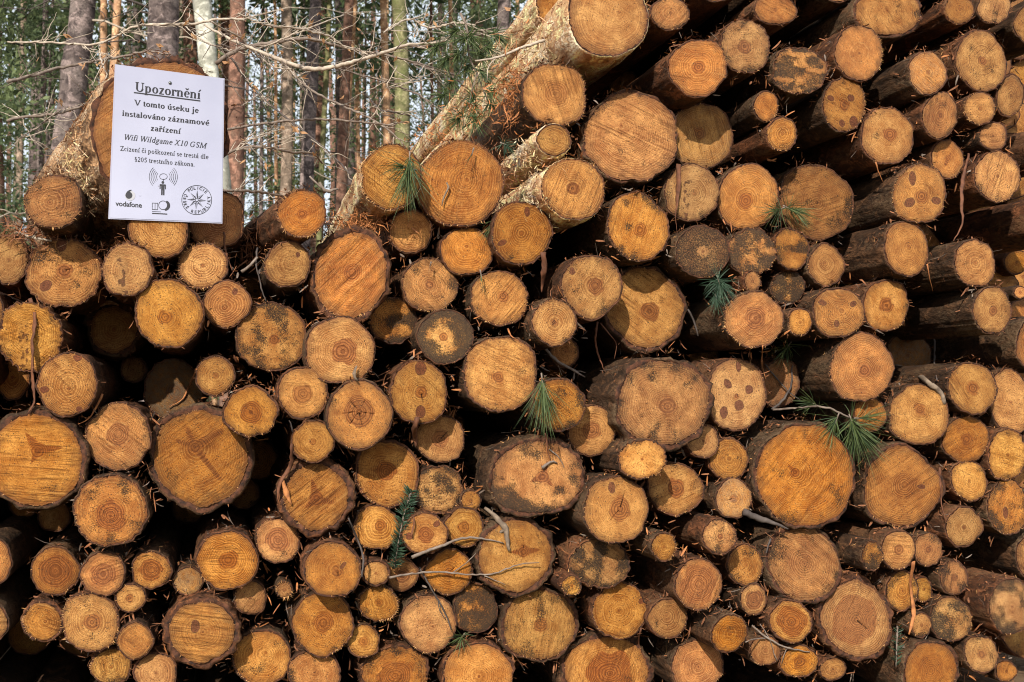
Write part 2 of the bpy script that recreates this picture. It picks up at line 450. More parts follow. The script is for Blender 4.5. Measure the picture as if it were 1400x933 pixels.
LOG_LINES = """
74 276 37 37 p0.080 o-6,1 w.6 f.75 L=round log end at left edge beside the sign's bark-covered log, fine rings
12 355 27 33 p0.000
88 373 50 46 p0.007 o0,-3 h11 k-5,-40,7,10 k-24,19,9,7 m0.17 r.5 f.8 c1 L=large knotty log end, brown knot at its top and another low on its left
174 369 34 35 p0.099 o-3,2 n1 f.85 L=log end with brown resin stain running down its left half
216 311 40 42 p0.054 o4,-4 f.8 L=log end half hidden under the sign's lower edge, left of two
296 301 38 39 p-0.017 o4,0 f.9 L=log end half hidden under the sign's lower right corner
218 176 91 90 p0.016 b11 o20,0 a140 S.8 f.3 B1 y.6 L=very large thick-barked log on the pile top carrying the white warning sign
277 363 32 30 p0.036 w.9 f.95 L=small log end with sunlit splinters on its left, below the sign
42 460 44 45 p0.048 o-8,-4 r.9 m0.17 n1 f.8 L=ragged log end at left edge behind a hanging bark strip
17 516 22 29 p-0.109
91 527 40 42 p0.076 o3,4 f.95 k15,-39,6,6 k-29,6,6,5 k17,34,5,4 L=log end with three small knots at its rim, near left edge
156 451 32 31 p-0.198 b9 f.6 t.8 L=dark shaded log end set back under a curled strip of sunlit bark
230 428 44 45 p0.089 b2 o-5,6 h10 a60 S.4 f.4
310 416 31 31 p0.042 o-3,5 k11,-17,5,4 f1 L=small pale log end with a knot near its top right
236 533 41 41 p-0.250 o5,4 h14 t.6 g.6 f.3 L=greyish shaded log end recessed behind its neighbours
295 514 25 25 p0.039 h4 f.6 m0.11
163 596 43 44 p0.040 o-2,-3 h16 f.5
48 630 65 61 p0.050 b9 o4,-15 a5 S.9 s16,3 m0.11 f.2 L=huge log end at left edge with streaky saw marks and dark spiky centre
275 627 64 63 p0.030 b8 o-9,-16 s15,1 x1 m0.11 f.6 L=huge log end with a dark star-shaped heart and long cracks
152 699 48 49 p0.060 b3 o-1,7 h22 m0.34 f.6 r.3
76 781 33 32 p0.000 h24 a80 S.3 f.4 L=log end whose wide reddish heart fills most of it, bottom left
141 785 29 29 p0.024 h18 m0.17 f.4
207 779 26 26 p0.010 h16 m0.23 f.3
257 795 19 18 p-0.009 g.5 f.9
178 818 19 18 p0.020 h6 f.6 o-1,0
58 850 27 25 p0.007 b4 o4,0 f.9 w.5
126 851 39 39 p0.022 h12 f.9 w.7
185 877 24 24 p0.030 o0,0 f.8 m0.17
277 864 44 42 p0.033 b9 a10 S.9 k-10,-8,6,9 f.5 L=thick-barked log end with horizontal saw streaks and one dark knot, bottom left
152 912 27 23 p0.000 m0.23
213 920 28 27 p0.010 m0.11
413 293 33 33 e345,340 p0.100 h8 f.8 w.8
394 362 30 30 p0.070 o6,-3 f.9 k13,-14,3,4
480 377 48 58 p0.064 b8 a-45 S1 o2,-5 r.4 h12 f.5 R15 L=large oblique log end with bold diagonal saw grooves
535 243 40 43 p0.100 o4,2 f.7 w.9 y.8 L=log end with fluffy sunlit bark and green needle tuft across it
562 317 29 28 p0.030 o4,-3 f.9
587 390 36 34 p0.024 h7 m0.40 f.7 w.6
371 463 45 48 p0.022 o4,2 h8 m0.52 f.5
466 479 45 44 p0.104 o3,2 h18 m0.11 a20 S.3 f.5
537 438 33 31 p-0.005 m0.75 r.5
343 564 35 34 p0.138 b2 h15 H1 a50 S.4 f.4
414 539 34 34 p0.090 b2 h14 H.6 f.6
492 567 44 46 p0.102 b3 o-1,-4 h21 H1 c6 f.5 L=log end with red heart split by dark radial cracks
574 536 39 43 p0.060 o2,1 h8 k1,-32,8,10 k1,27,7,9 c1 f.6 m0.17 L=log end with two round red-brown knots above and below its heart
428 604 28 27 p0.086 f.7 h5
433 681 45 44 p0.062 b9 o0,1 a-38 S1 s15,3 r.3 f.3 L=thick-barked log end with ridged diagonal cuts and arrow-shaped heart
528 645 41 44 p0.015 b3 h13 H.8 f.5
602 601 32 32 p0.000 h12 f.8 c1
600 670 33 32 p0.015 m0.69 f.7 r.2 M1 L=log end blotched with large black mould patches, beside a small one
644 685 13 13 p0.021 f.5
634 721 25 26 p0.042 h9 f.9
517 721 30 30 p0.022 o3,-2 h8 f.9
582 731 29 27 p0.057 h11 k15,-14,5,4 k-22,2,5,5 f.8
380 739 28 29 p0.017 h16 f.4 w.3
312 766 40 40 p0.041 b2 h13 f.8
455 778 38 36 p0.075 b3 o7,3 h9 m0.14 c1 f.6 k14,-4,6,3
342 818 21 23 p-0.004 f.7
389 807 10 10 p0.030 w1 f.6 L=tiny splintered log end alone in a dark gap, bottom left
442 852 41 43 p0.019 h14 m0.17 f.7
358 898 38 38 p-0.016 b3 f.8 o5,-5
514 784 17 16 p0.051 b3 f.2 m0.11
518 824 26 24 p0.029 m0.34 w.6 r.4 h5
497 877 21 21 p0.003 m0.23 h7 r.3
550 786 21 22 p0.000 m0.11 h10
586 853 38 37 p0.010 m0.29 f.5 o6,4
430 920 33 29 p-0.004 m0.40 f.3
540 925 46 40 p-0.011 m0.34 r.7 H.6 h24 b4
759 128 42 43 p0.072 h16 f.7 H.4 w.6
832 20 54 56 p0.120 b3 o15,-5 f.6 a30 S.3 y.6 L=large log end cut by the top edge, above a bright bare trunk
757 191 22 21 p0.080 f.9 y.8 L=small log with pale peeling bark under the high round log
630 250 55 57 p0.050 b2 o8,-4 f.6 t.85 w.9 m0.11 L=big brownish log end with a bent twig nailed across it
783 258 41 42 p0.101 h8 f.8 w.8 y.5
638 343 33 33 p0.036 f.8 o0,-6
713 319 41 43 p0.062 f.85 k8,-29,4,7 k-27,14,7,4 L=pear-shaped log end with two slender knots, beneath the bent-twig log
683 407 39 37 p0.040 o5,-2 h8 m0.23 f.6
609 461 37 37 p0.050 o-3,0 m0.80 h6 f.3 M2 L=grey mouldy log end with a clear orange centre
758 441 29 31 p0.084 m0.34 h5 f.9 w.3
809 392 38 43 p0.078 o5,-1 h12 m0.29 k-27,-20,4,5 f.6 b2
773 481 19 20 p-0.030 f.8
685 511 49 48 p0.061 o-4,5 h8 m0.11 f.7 b3 r.2
765 553 34 35 p0.090 m0.40 f.6
809 588 31 34 p0.037 h13 f.8
734 654 60 48 p0.056 b6.5 o8,-2 m0.40 s12,3 a80 S.3 f.2 M3 L=very large oval log end with black mould low on its left
706 760 55 48 p0.033 b7 o11,-5 s13,2 a65 S.4 m0.17 f.2 c1 L=very large lobed log end with dead twigs lying across it
843 698 42 45 p0.108 o5,-2 h16 k-6,-30,5,8 c2 t.9 f.4 m0.11
614 783 31 30 p0.020 h8 c3 m0.17 f.5
651 831 29 33 p0.000 m0.86 f.2 M4
739 855 51 48 p-0.005 m0.34 a100 S.6 b5 f.4 o0,0 h10 L=very large speckled log end at bottom centre
820 772 38 34 p0.050 m0.69 r.6 f.4 b3
782 801 12 12 p0.082 m0.63 r.4
848 835 37 37 p0.026 o-2,0 f1 t1.1 k31,-11,5,4 L=pale log end with strong rings and one knot at its right rim
655 925 45 43 p0.000 b4 f.4
828 917 56 46 p-0.028 b9 h30 H1 f.5 m0.11 o6,4 L=thick red-barked log end cut off by the bottom edge
863 190 61 62 p0.050 b4 o-13,-18 a25 S.7 f.5 L=very large polygonal log end with straight saw lines, upper centre
955 92 37 38 p0.110 h9 f.9
1018 64 31 35 p0.061 h9 m0.23 r.6 f.5
1095 96 34 32 p0.061 m0.95 f.3 r.4 M5 L=blackened log end streaked with tan, near the top
959 185 44 43 p0.003 o-3,-2 h8 g.2 f.6
1048 145 16 19 p0.048 f.8 w.3
1070 183 20 23 p0.048 f.9 w.2
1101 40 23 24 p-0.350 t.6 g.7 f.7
1060 14 31 20 p0.034 f.9
917 18 27 20 p0.060 m0.23 r.4
945 262 37 38 p0.036 f.8 n1 m0.17 o4,2 L=log end with a torn brown strip down its left side
1023 270 41 43 p0.022 o-3,5 h10 f.8 g.1
1117 277 48 52 p-0.030 t.7001 m0.29 f.5 L=big brownish log end behind a green needle tuft
873 310 41 45 p0.060 o2,5 h10 m0.34 f.8
961 344 35 34 p0.060 m1 f.2 M6 L=almost black log end with a small pale centre
1029 343 31 31 p0.030 m0.78 r.8 f.3
1083 340 25 29 p0.020 m0.68 r.5 f.5
1129 363 26 28 p0.016 f.9 o-1,-3
1029 385 11 13 p0.045 f.8 w.3
1078 393 21 22 p0.003 m0.95
882 420 52 52 p-0.015 b6 o6,6 h13 H1.1 a35 S.9 f.3 L=very large dark-hearted log end with slanting saw marks, right of centre
1030 437 37 39 p0.088 o3,-2 h15 a-35 S.4 w.8 f.7 L=log end with pale stub twigs along its right rim, below needles
1094 441 16 18 p0.054 f.9 w.3
908 550 61 57 p0.081 b8 o5,6 m0.40 t.74 h14 H.5 r.4 y0 L=very large brown-stained log end with drops of resin on thick bark
1007 542 42 49 p0.027 h4 k3,-39,4,7 k-13,-16,7,5 k19,-9,6,6 k4,12,7,7 k-19,21,6,8 f.5 L=log end dotted with five dark knots
1066 525 25 32 p-0.069 t.7 f.3 g.3 L=shaded narrow log end crossed by thin dark twigs
878 628 29 26 p0.135 m0.29 r.7 f.2
961 603 22 22 p0.036 f.8 w.3
997 627 26 28 p0.022 f.8
924 668 36 36 p0.040 o0,-1 h13 H.8 m0.23 f.5
1003 682 24 26 p0.025 g.4 f.9 c1 h5
1100 651 67 69 p0.037 b5 o-13,-5 s9,1 m0.23 f.7 L=huge speckled log end with a teardrop-shaped heart
985 734 22 22 p0.100 m0.40 h4 r.3
908 748 17 18 p0.120 m0.17 r.6 w.3
1020 773 25 27 p0.020 m0.57
955 799 30 34 p0.080 h24 H.6 f.4
1031 820 17 21 p0.022 h12 H1 m0.23
913 846 26 26 p0.036 f.9 o-2,-4
998 867 25 26 p0.102 f.9 m0.17
1100 771 45 49 p0.021 b6 s28,5 H.35 m0.29 f.7 L=large log end with a pointed star-shaped heart zone and speckled rim
1082 850 26 28 p0.045 h20 H.8
1047 890 20 19 p0.041 f.9
1093 905 25 21 p0.034 f.8 h10
955 912 36 36 p-0.002 f.8
1175 73 32 37 p0.056 f.9 w.5
1155 143 30 36 p0.054 h8 k-20,-7,5,4 k9,-9,5,5 k12,22,6,8 k-5,25,4,5 f.4 m0.11 w.3 L=log end with knots that look like two eyes
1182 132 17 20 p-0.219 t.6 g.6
1214 186 35 38 p0.054 o3,-2 h10 f.8
1213 15 42 34 p0.035 b4 f.7
1269 99 25 29 p0.074 f.9 g.25
1343 83 34 40 p0.043 h6 f.9
1286 158 24 30 p0.068 h5 f.8
1340 149 18 21 p0.054 f.9 w1
1382 131 18 26 p0.027
1358 186 18 19 p0.041 f.7
1296 217 21 26 p0.034 s6,2 f.5 L=small log end with a V-shaped dark mark
1364 241 30 33 p0.048 f1
1258 265 36 39 p0.068 o2,4 h9 k-11,-19,5,9 k-15,12,8,6 k23,8,7,5 f.7 w.7 L=log end with three dark knots round its heart, notched below
1241 340 32 37 p0.068 f1 o2,-2
1334 360 27 33 p0.082 f1 m0.17
1212 418 30 35 p0.034 h10 a50 S.4 f.5 m0.11
1147 427 34 34 p0.061 k-23,-12,6,4 k20,-11,5,4 k-3,15,4,5 o4,-2 f.9 h3 L=log end shaped like a face with two slanting knots
1358 425 28 32 p0.082 h7 f.8
1178 504 40 46 p0.051 o4,3 h9 f.9 L=large ringed log end with a long dark body stretching left
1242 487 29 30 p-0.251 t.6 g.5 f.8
1256 565 38 40 p0.035 h8 f1 o2,-5
1330 531 32 34 p0.048 h9 f.8
1382 550 25 44 p0.000 t.9
1190 566 21 22 p0.024 f.5
1233 666 50 53 p0.020 b4 o4,-3 h17 H.4 k27,0,6,3 f.9 L=very large log end with wide brown heart and one knot right of it
1321 601 30 31 p0.024 h8 f.6
1325 658 24 26 p0.023 f.7
1318 721 24 27 p0.041 f.9
1378 622 25 34 p0.027 r.5
1380 693 28 36 p0.020 m0.52 k-6,7,4,8
1229 752 23 26 p0.048 h7 f.7 t1.1
1269 752 17 22 p0.034 h5 m0.29
1193 760 13 19 p0.068 m0.80 r.8
1305 790 19 22 p0.031 m0.40 h5 f.6
1234 808 22 27 p0.015 m0.46
1263 806 12 16 p0.006 m0.34
1171 848 46 52 p0.019 b7 h33 H.55 f.9 c2 L=large log end whose dark heart zone fills most of it, bottom right
1300 847 26 29 p0.028 m0.69
1260 855 13 16 p0.025 m0.40
1273 917 39 40 p0.020 b5 h22 H.4 f.8
1342 895 21 24 p0.034 m0.34 h6
1384 830 30 38 p0.068 m0.57 r.4
1139 915 17 15 p0.000
1312 13 20 18 p0.034 m0.23 r.4
1360 10 22 20 p0.034 m0.34 r.3
1376 918 14 13 p0.000
764 6 30 32 p-0.100 y.9 r.7 f.3 w.9 L=torn wood and peeling bark end peeking out left of the top-edge log
"""
# ------------------------------------------------------------------ logs
FRONT = np.array([0, .004, .012, .024, .04, .06, .085, .12, .16, .21, .27, .34, .43, .55, .72, .95, 1.3, 1.8, 1.0e9])


class LogSpec:
    pass


def parse_log(line):
    s = LogSpec()
    lab = None
    if " L=" in line:
        line, lab = line.split(" L=")
    t = line.split()
    s.cx, s.cy, s.rx, s.ry = map(float, t[:4])
    s.label = lab
    s.p = s.m = s.r = s.g = s.w = s.S = s.H = s.y = s.B = 0.0
    s.b, s.h, s.f, s.t, s.a, s.c, s.x, s.M = 1.5, 0.0, 0.7, 1.0, 0.0, 0, 0, 0
    s.R = 0
    s.n = 0
    s.o = (0.0, 0.0)
    s.k = []
    s.s = None
    s.e = None
    for q in t[4:]:
        k, v = q[0], q[1:]
        if k == 'o':
            s.o = tuple(map(float, v.split(",")))
        elif k == 'k':
            s.k.append(tuple(map(float, v.split(","))))
        elif k == 'e':
            s.e = tuple(map(float, v.split(",")))
        elif k == 's':
            s.s = tuple(map(float, v.split(",")))
        else:
            setattr(s, k, float(v))
    return s


NOMINAL = {}


def build_log(s, idx, lod=1.0):
    sd_ = idx * 37 + 5
    r_ = np.random.default_rng(sd_ + 7)
    if not s.m and r_.random() < .4:
        s.m = r_.uniform(.06, .22)
    if not s.a:
        s.a = r_.uniform(-80, 80)
    r_ = np.random.default_rng(sd_)
    ctr = np.array(at(s.cx, s.cy, s.p))
    ex = np.array(at(s.cx + s.rx, s.cy, s.p)) - ctr
    ez = np.array(at(s.cx, s.cy - s.ry, s.p)) - ctr
    mpp = (np.linalg.norm(ex) / s.rx + np.linalg.norm(ez) / s.ry) / 2      # metres per photo pixel here
    rm = (s.rx + s.ry) / 2 * mpp
    rpx = (s.rx + s.ry) / 2 * 0.731
    visible = min(1.0, lod)
    na = int(np.clip(2 * math.pi * rpx / 1.7 * visible, 26, 200))
    nr = int(np.clip(rpx / 1.7 * visible, 6, 36))
    th = np.linspace(0, 2 * math.pi, na, endpoint=False)
    cs, sn = np.cos(th), np.sin(th)
    circ = np.stack([cs, sn, np.full(na, idx * 3.7)], 1)
    rough_amp = 0.02 + 0.05 * s.r
    wob = 1 + 0.075 * (vnoise(circ * 1.3 + 9, sd_) - .5) * 2 + 0.045 * (vnoise(circ * 3.1, sd_ + 1) - .5) * 2
    fine_e = (vnoise(circ * (rm / .0035), sd_ + 2) - .5) * 2 * min(.0022, rm * .04) * (1 + 1.3 * s.r)
    pith = ex * (s.o[0] / s.rx) + ez * (-s.o[1] / s.ry)
    wob = wob * (1 - .05 * smooth(.5, 1, np.cos(th - r_.uniform(0, 6.28))) * (r_.random() < .5))
    out = ex[None] * cs[:, None] * wob[:, None] + ez[None] * sn[:, None] * wob[:, None]
    un = out / np.linalg.norm(out, axis=1)[:, None]
    out0 = out
    out = out + un * fine_e[:, None]
    # --- cut end: rings of the mesh follow the growth rings
    rho = (np.arange(1, nr + 1) / nr)
    P = pith[None, None] * (1 - rho)[:, None, None] + out0[None] * rho[:, None, None] + (un * fine_e[:, None])[None] * (rho ** 14)[:, None, None]
    P = np.concatenate([pith[None], P.reshape(-1, 3)])
    RHO = np.concatenate([[0], np.repeat(rho, na)])
    TH = np.concatenate([[0], np.tile(th, nr)])
    X, Z = P[:, 0], P[:, 2]
    xp = X / mpp
    yp = -Z / mpp
    dpx = np.hypot(xp - s.o[0], yp - s.o[1])
    ang = np.arctan2(yp - s.o[1], xp - s.o[0])
    q3 = np.stack([X, Z, np.full(len(X), idx * 1.31)], 1)
    # ring number
    d = RHO * rm
    w0, w1 = (0.0064, 0.0041) if rm > 0.03 else (0.0042, 0.0032)
    if rm > .07:
        w0, w1 = 0.0062, 0.0040
    if s.f < .5:
        w1 *= .9
    ringn = d / (w0 + (w1 - w0) * np.clip(d / .05, 0, 1)) + (vnoise(q3 * 35, sd_ + 3) - .5) * .4
    ringn += (vnoise(np.stack([RHO * 9, RHO * 0, RHO * 0 + idx * .9], 1), sd_ + 30) - .5) * 1.3
    # masks
    knot = np.zeros(len(X))
    for kx, ky, ka, kb in s.k:
        rot = math.atan2(ky - s.o[1], kx - s.o[0])
        ux, uy = xp - kx, yp - ky
        if kb > ka:
            rot = math.atan2(-kx + s.o[0], ky - s.o[1]) * .6
        a_ = ux * math.cos(rot) + uy * math.sin(rot) if kb <= ka else ux
        b_ = -ux * math.sin(rot) + uy * math.cos(rot) if kb <= ka else uy
        e = (a_ / ka) ** 2 + (b_ / kb) ** 2
        knot = np.maximum(knot, np.clip(1.5 - e, 0, 1))
        ringn += 1.6 * np.exp(-e / 2.5)
    heart = np.zeros(len(X))
    H = s.H if s.H else .75
    if s.h:
        hr = s.h * (1 + .22 * (vnoise(np.stack([np.cos(ang) * 2, np.sin(ang) * 2, q3[:, 2]], 1), sd_ + 4) - .5) * 2)
        heart = np.clip((hr - dpx) / 3.0 + .5, 0, 1) * H
    else:
        heart = np.clip(1.6 - dpx / 2.0, 0, 1) * .8
    if s.s:
        sr, sn_ = s.s
        ph = r_.uniform(0, 6.28)
        spk = np.zeros(len(X))
        for kk in range(int(sn_)):
            a0 = ph + kk * 2 * math.pi / sn_ + r_.uniform(-.3, .3)
            ln = r_.uniform(.7, 1.5) if sr < 25 else r_.uniform(.35, .6)
            dd = np.abs(np.angle(np.exp(1j * (ang - a0))))
            spk = np.maximum(spk, ln * np.clip(1 - dd / (.7 if sr < 25 else .5), 0, 1) ** (2.6 if sr < 25 else 1))
        hr = sr * ((.62 if sr < 25 else .8) + spk)
        st_ = np.clip((hr - dpx + 5 * (fbm(q3 * 70, sd_ + 33, 2) - .5)) / 4.5 + .5, 0, 1)
        heart = np.maximum(heart, st_ * (s.H if s.H else 1.0))
        if sr < 25:
            heart = np.maximum(heart, st_ * 1.08)
    mould = np.zeros(len(X))
    if s.m:
        base = fbm(q3 * 42, sd_ + 6, 3)
        mould = smooth(.62 - .5 * s.m, 1.0 - .42 * s.m, base + .15 * (RHO - .5)) * (.45 + .4 * s.m)
        if s.M == 2:
            mould = np.maximum(mould, smooth(.45, .8, RHO + .3 * (base - .5)) * .8) * smooth(.15, .45, RHO)
        if s.M == 3:
            mould = np.maximum(mould, smooth(.25, .75, -(xp * .25 - yp) / s.ry * .9 + .3 * (base - .5) - .0) * .0 + smooth(.35, .7, (yp - .45 * xp) / s.ry * .75 + .7 * (base - .5)) * .75)
        if s.M == 6:
            mould = (.42 + .3 * base) * smooth(.08, .3, RHO)
        if s.M == 5:
            mould = np.clip(mould * .7 + .1 - .9 * (fbm(np.stack([X * 30, Z * 90, q3[:, 2]], 1), sd_ + 9, 2) > .58), 0, 1)
        if s.M == 4:
            mould = np.maximum(mould, smooth(.3, .8, (xp + yp * .6) / s.rx + .8 * (base - .5)) * .75)
    crack = np.zeros(len(X))
    for kk in range(int(s.c)):
        a0 = r_.uniform(0, 6.28) if s.c < 5 else kk * 2 * math.pi / s.c + r_.uniform(-.3, .3)
        rr0, rr1 = (.0, r_.uniform(.25, .6)) if s.h else (0.1, r_.uniform(.3, .8))
        perp = np.abs(np.sin(ang - a0)) * dpx + 99 * (np.cos(ang - a0) < 0)
        wob2 = np.abs(vnoise(q3 * 130, sd_ + 8) - .5) * 4 + RHO * .6
        crack = np.maximum(crack, np.clip(1.5 - (perp + wob2) / 1.1, 0, 1) * (RHO > rr0) * (RHO < rr1))
    if s.x:
        for a0, r0, r1, wpx in ((.91, 0, 60, 3.6), (-2.8, 0, 28, 3.4), (-.54, 0, 46, 5), (-1.94, 0, 30, 4)):
            perp = np.abs(np.sin(ang - a0)) * dpx + 99 * (np.cos(ang - a0) < 0)
            v = np.clip(1.4 - perp / (wpx * (1.3 - .6 * dpx / r1)), 0, 1) * np.clip((r1 - dpx) / 3, 0, 1)
            heart = np.maximum(heart, v * 1.15)
    if s.n:
        bx = -s.rx * .2 + 9 * (fbm(np.stack([Z * 40, Z * 0, Z * 0 + idx], 1), sd_ + 40, 2) - .5)
        v = np.clip(1.5 - np.abs(xp - bx - 5 * (fbm(q3 * 60, sd_ + 11) - .5) * 2) / (s.rx * .2), 0, 1) * smooth(-.5, .2, yp / s.ry + .4)
        knot = np.maximum(knot, v * .5 * (fbm(q3 * 150, 4) + .35))
        pass
    # --- relief
    tx, tz = r_.normal(0, .08, 2)
    if s.S >= .9:
        tx, tz = r_.normal(0, .03, 2)
    Y = X * tx + Z * tz + (fbm(q3 * 50, sd_ + 12, 2) - .5) * .0012 * (1 + 2 * s.r) + smooth(.9, 1, RHO) * .0015
    Y += np.where(mould > .4, .0008, 0) + crack * .004
    if s.r > .35:
        Y += (fbm(q3 * 330, sd_ + 13, 2) - .5) * .006 * s.r
    an = -math.radians(s.a)
    u = X * math.cos(an) + Z * math.sin(an)
    v = -X * math.sin(an) + Z * math.cos(an)
    if s.S:
        gq = np.stack([u * 6, v * (120 if s.S >= .9 else 160), np.full(len(X), idx * 2.0)], 1)
        Y += (vnoise(gq, sd_ + 14) - .5) * .0035 * s.S
    if s.R:          # a wavy step cut across the face
        Y += .006 * smooth(-.004, .004, v + .012 + .004 * np.sin(u * 60)) - .003
    P = np.stack([X, Y, Z], 1)
    fc = np.stack([u, v, RHO], 1)
    grey = np.full(len(X), s.g) + (.25 if s.t < .7 else 0)  # darkest ends get extra grey as painted shade
    tone = s.t * (1 + r_.uniform(-.26, .16))  # the wood's own tone, plus shade put into the colour of recessed ends
    specks = .12 + .5 * r_.random() ** 2 + .6 * s.m
    m1 = np.stack([knot, mould, heart, crack], 1)
    m2 = np.stack([ringn, np.full(len(X), max(s.S, .15) if s.S else r_.uniform(.15, .75)), np.full(len(X), tone), grey], 1)
    m3 = np.stack([np.full(len(X), (.22 + .8 * s.f) * (.95 if s.label else r_.uniform(.5, 1.05))), np.full(len(X), idx * .77), np.full(len(X), specks), np.full(len(X), r_.random())], 1)
    ii = np.arange(na)
    jj = (ii + 1) % na
    fan = np.stack([np.zeros(na, int), 1 + ii, 1 + jj], 1)
    qs = []
    for k in range(nr - 1):
        a0 = 1 + k * na
        qs.append(np.stack([a0 + ii, a0 + na + ii, a0 + na + jj, a0 + jj], 1))
    faces = [fan] + ([np.concatenate(qs)] if qs else [])
    me_end = make_mesh("end_grain", P, faces, M_END, True,
                       {"fc": ('FLOAT_VECTOR', fc), "m1": ('FLOAT_COLOR', m1), "m2": ('FLOAT_COLOR', m2), "m3": ('FLOAT_COLOR', m3), "angle": ('FLOAT', np.sin(TH * .5) * 3.1)})
    # --- body with bark
    bm_ = s.b * mpp
    thick = s.b > 3
    nb = int(np.clip(na, 40, 84))
    thb = np.linspace(0, 2 * math.pi, nb, endpoint=False)
    base_out = np.stack([np.interp(thb, np.append(th, 2 * math.pi), np.append(out[:, k], out[0, k])) for k in range(3)], 1)
    unb = base_out / np.linalg.norm(base_out, axis=1)[:, None]
    length = NOMINAL.get("len", 2.3) + r_.uniform(-.15, .3)
    ys = FRONT.copy()
    ys[-1] = length
    axis = np.array([r_.normal(0, .006), 1.0, r_.normal(0, .004)])
    if s.label and s.label.startswith("very large thick-barked"):
        tgt = np.array(at(148, 262, -.30)) - ctr
        axis = tgt / tgt[1]
        ys = np.append(np.linspace(0, .42, len(FRONT)), [])
    if s.e:
        tgt = np.array(at(s.e[0], s.e[1], -.35)) - ctr
        axis = tgt / tgt[1]
    taper = r_.uniform(-.02, .06)
    rows = []
    rimY = np.interp(thb, np.append(th, 2 * math.pi), np.append(Y[-na:], Y[-na]))
    rimY = rimY + (vnoise(np.stack([np.cos(thb) * 7, np.sin(thb) * 7, np.full(nb, idx)], 1), sd_ + 20) - .45) * (.009 if thick else .005)
    # annulus: inner lip then outer lip
    inner = base_out * .985
    inner[:, 1] += np.interp(thb, np.append(th, 2 * math.pi), np.append(Y[-na:], Y[-na])) + .003
    rows.append(inner)
    lip = base_out + unb * (bm_ * .15)
    lip[:, 1] += rimY + .001
    rows.append(lip)
    for k, yv in enumerate(ys):
        cyl = np.stack([np.cos(thb) * rm * 28, np.full(nb, yv * 9 + idx * 5.1), np.sin(thb) * rm * 28], 1)
        furrow = fbm(cyl * (1.6 if thick else 1.2), sd_ + 21, 3)
        if thick:
            r_add = bm_ * (.55 + .75 * smooth(.3, .65, furrow))
        else:
            r_add = bm_ * (.4 + 1.3 * (furrow - .3)) + .002 + .006 * (fbm(cyl * 2.4, sd_ + 25, 2) - .5) * min(1, yv * 30) * (2.2 if s.y else 1)
        flare = -.4 * bm_ * (k == 0)
        bump_big = .05 * rm * (vnoise(np.stack([np.cos(thb), np.full(nb, yv * 3 + idx), np.sin(thb)], 1), sd_ + 22) - .5) * min(1, yv * 8)
        row = base_out * (1 - taper * yv) + unb * (r_add + flare + bump_big)[:, None] + axis[None] * yv
        if k < 4:
            row[:, 1] += rimY * (1, .7, .4, .15)[k]
        rows.append(row)
    V = np.concatenate(rows)
    bi = np.arange(nb)
    bj = (bi + 1) % nb
    q = []
    for k in range(len(rows) - 1):
        a0 = k * nb
        q.append(np.stack([a0 + bi, a0 + nb + bi, a0 + nb + bj, a0 + bj], 1))
    back = len(V)
    V = np.concatenate([V, (axis * ys[-1])[None]])
    a0 = (len(rows) - 1) * nb
    capf = np.stack([a0 + bi, np.full(nb, back), a0 + bj], 1)
    mi = M_PAPER if s.y >= .5 else (M_RED if r_.random() < .5 else M_BARK)
    if s.B:
        mi = M_SHAG
    me_b = make_mesh("bark", V, [np.concatenate(q), capf], [mi, M_PHLOEM], True)
    pm = np.zeros(len(me_b.polygons), np.int32)
    pm[:2 * nb] = 1
    me_b.polygons.foreach_set("material_index", pm)
    # --- the thing
    root = D.objects.new("log", None)
    C.objects.link(root)
    root.location = ctr
    root.empty_display_size = .05
    link("bark", me_b, root)
    link("end_grain", me_end, root)
    # --- splinters and flakes at the rim
    if lod >= 1:
        n_w = int(20 + 110 * s.w + 50 * s.r + r_.integers(0, 30))
        n_w = 0 if s.B else int(n_w * max(.4, rm / .06))
        if n_w:
            arc0 = r_.uniform(0, 6.28)
            tt = np.where(r_.random(n_w) < .65, arc0 + r_.normal(0, .55, n_w), r_.uniform(0, 6.28, n_w)) % (2 * math.pi)
            if s.w >= .7:
                tt[: n_w // 2] = (math.radians(135) + r_.normal(0, .6, n_w // 2)) % (2 * math.pi)
            base = np.stack([np.interp(tt, np.append(th, 2 * math.pi), np.append(P[-na:, k], P[-na, k])) for k in range(3)], 1)
            ur = base / np.linalg.norm(base, axis=1)[:, None]
            tan = np.stack([-ur[:, 2], np.zeros(n_w), ur[:, 0]], 1)
            ln = r_.uniform(.0015, .006, n_w) * (1 + .9 * s.w)
            wd = r_.uniform(.0002, .0007, n_w)
            dr = ur * r_.uniform(.5, 1, n_w)[:, None] + np.array([0, -1, 0])[None] * r_.uniform(0, .8, n_w)[:, None] + tan * r_.normal(0, .45, n_w)[:, None]
            b0 = base - ur * .001 + np.array([0, .0008, 0])
            A = b0 - tan * wd[:, None]
            B_ = b0 + tan * wd[:, None]
            M1 = b0 + dr * (ln * .6)[:, None] + tan * (wd * .6)[:, None] + np.array([0, -1, 0])[None] * .0006
            M2 = b0 + dr * (ln * .6)[:, None] - tan * (wd * .6)[:, None]
            T = b0 + dr * ln[:, None] + r_.normal(0, .0006, (n_w, 3))
            Vv = np.stack([A, B_, M1, M2, T], 1).reshape(-1, 3)
            k5 = np.arange(n_w) * 5
            me = make_mesh("splinter_fringe", Vv, [np.stack([k5, k5 + 1, k5 + 2, k5 + 3], 1), np.stack([k5 + 3, k5 + 2, k5 + 4], 1)], M_SPLINT, False)
            o = link("splinter_fringe", me, root)
            o["kind"] = "stuff"
        n_f = int(30 + 50 * r_.random() + (900 if s.y >= .5 else 0) + (260 if s.B else 0))
        n_f = int(n_f * max(.5, rm / .06))
        tt = r_.uniform(0, 6.28, n_f)
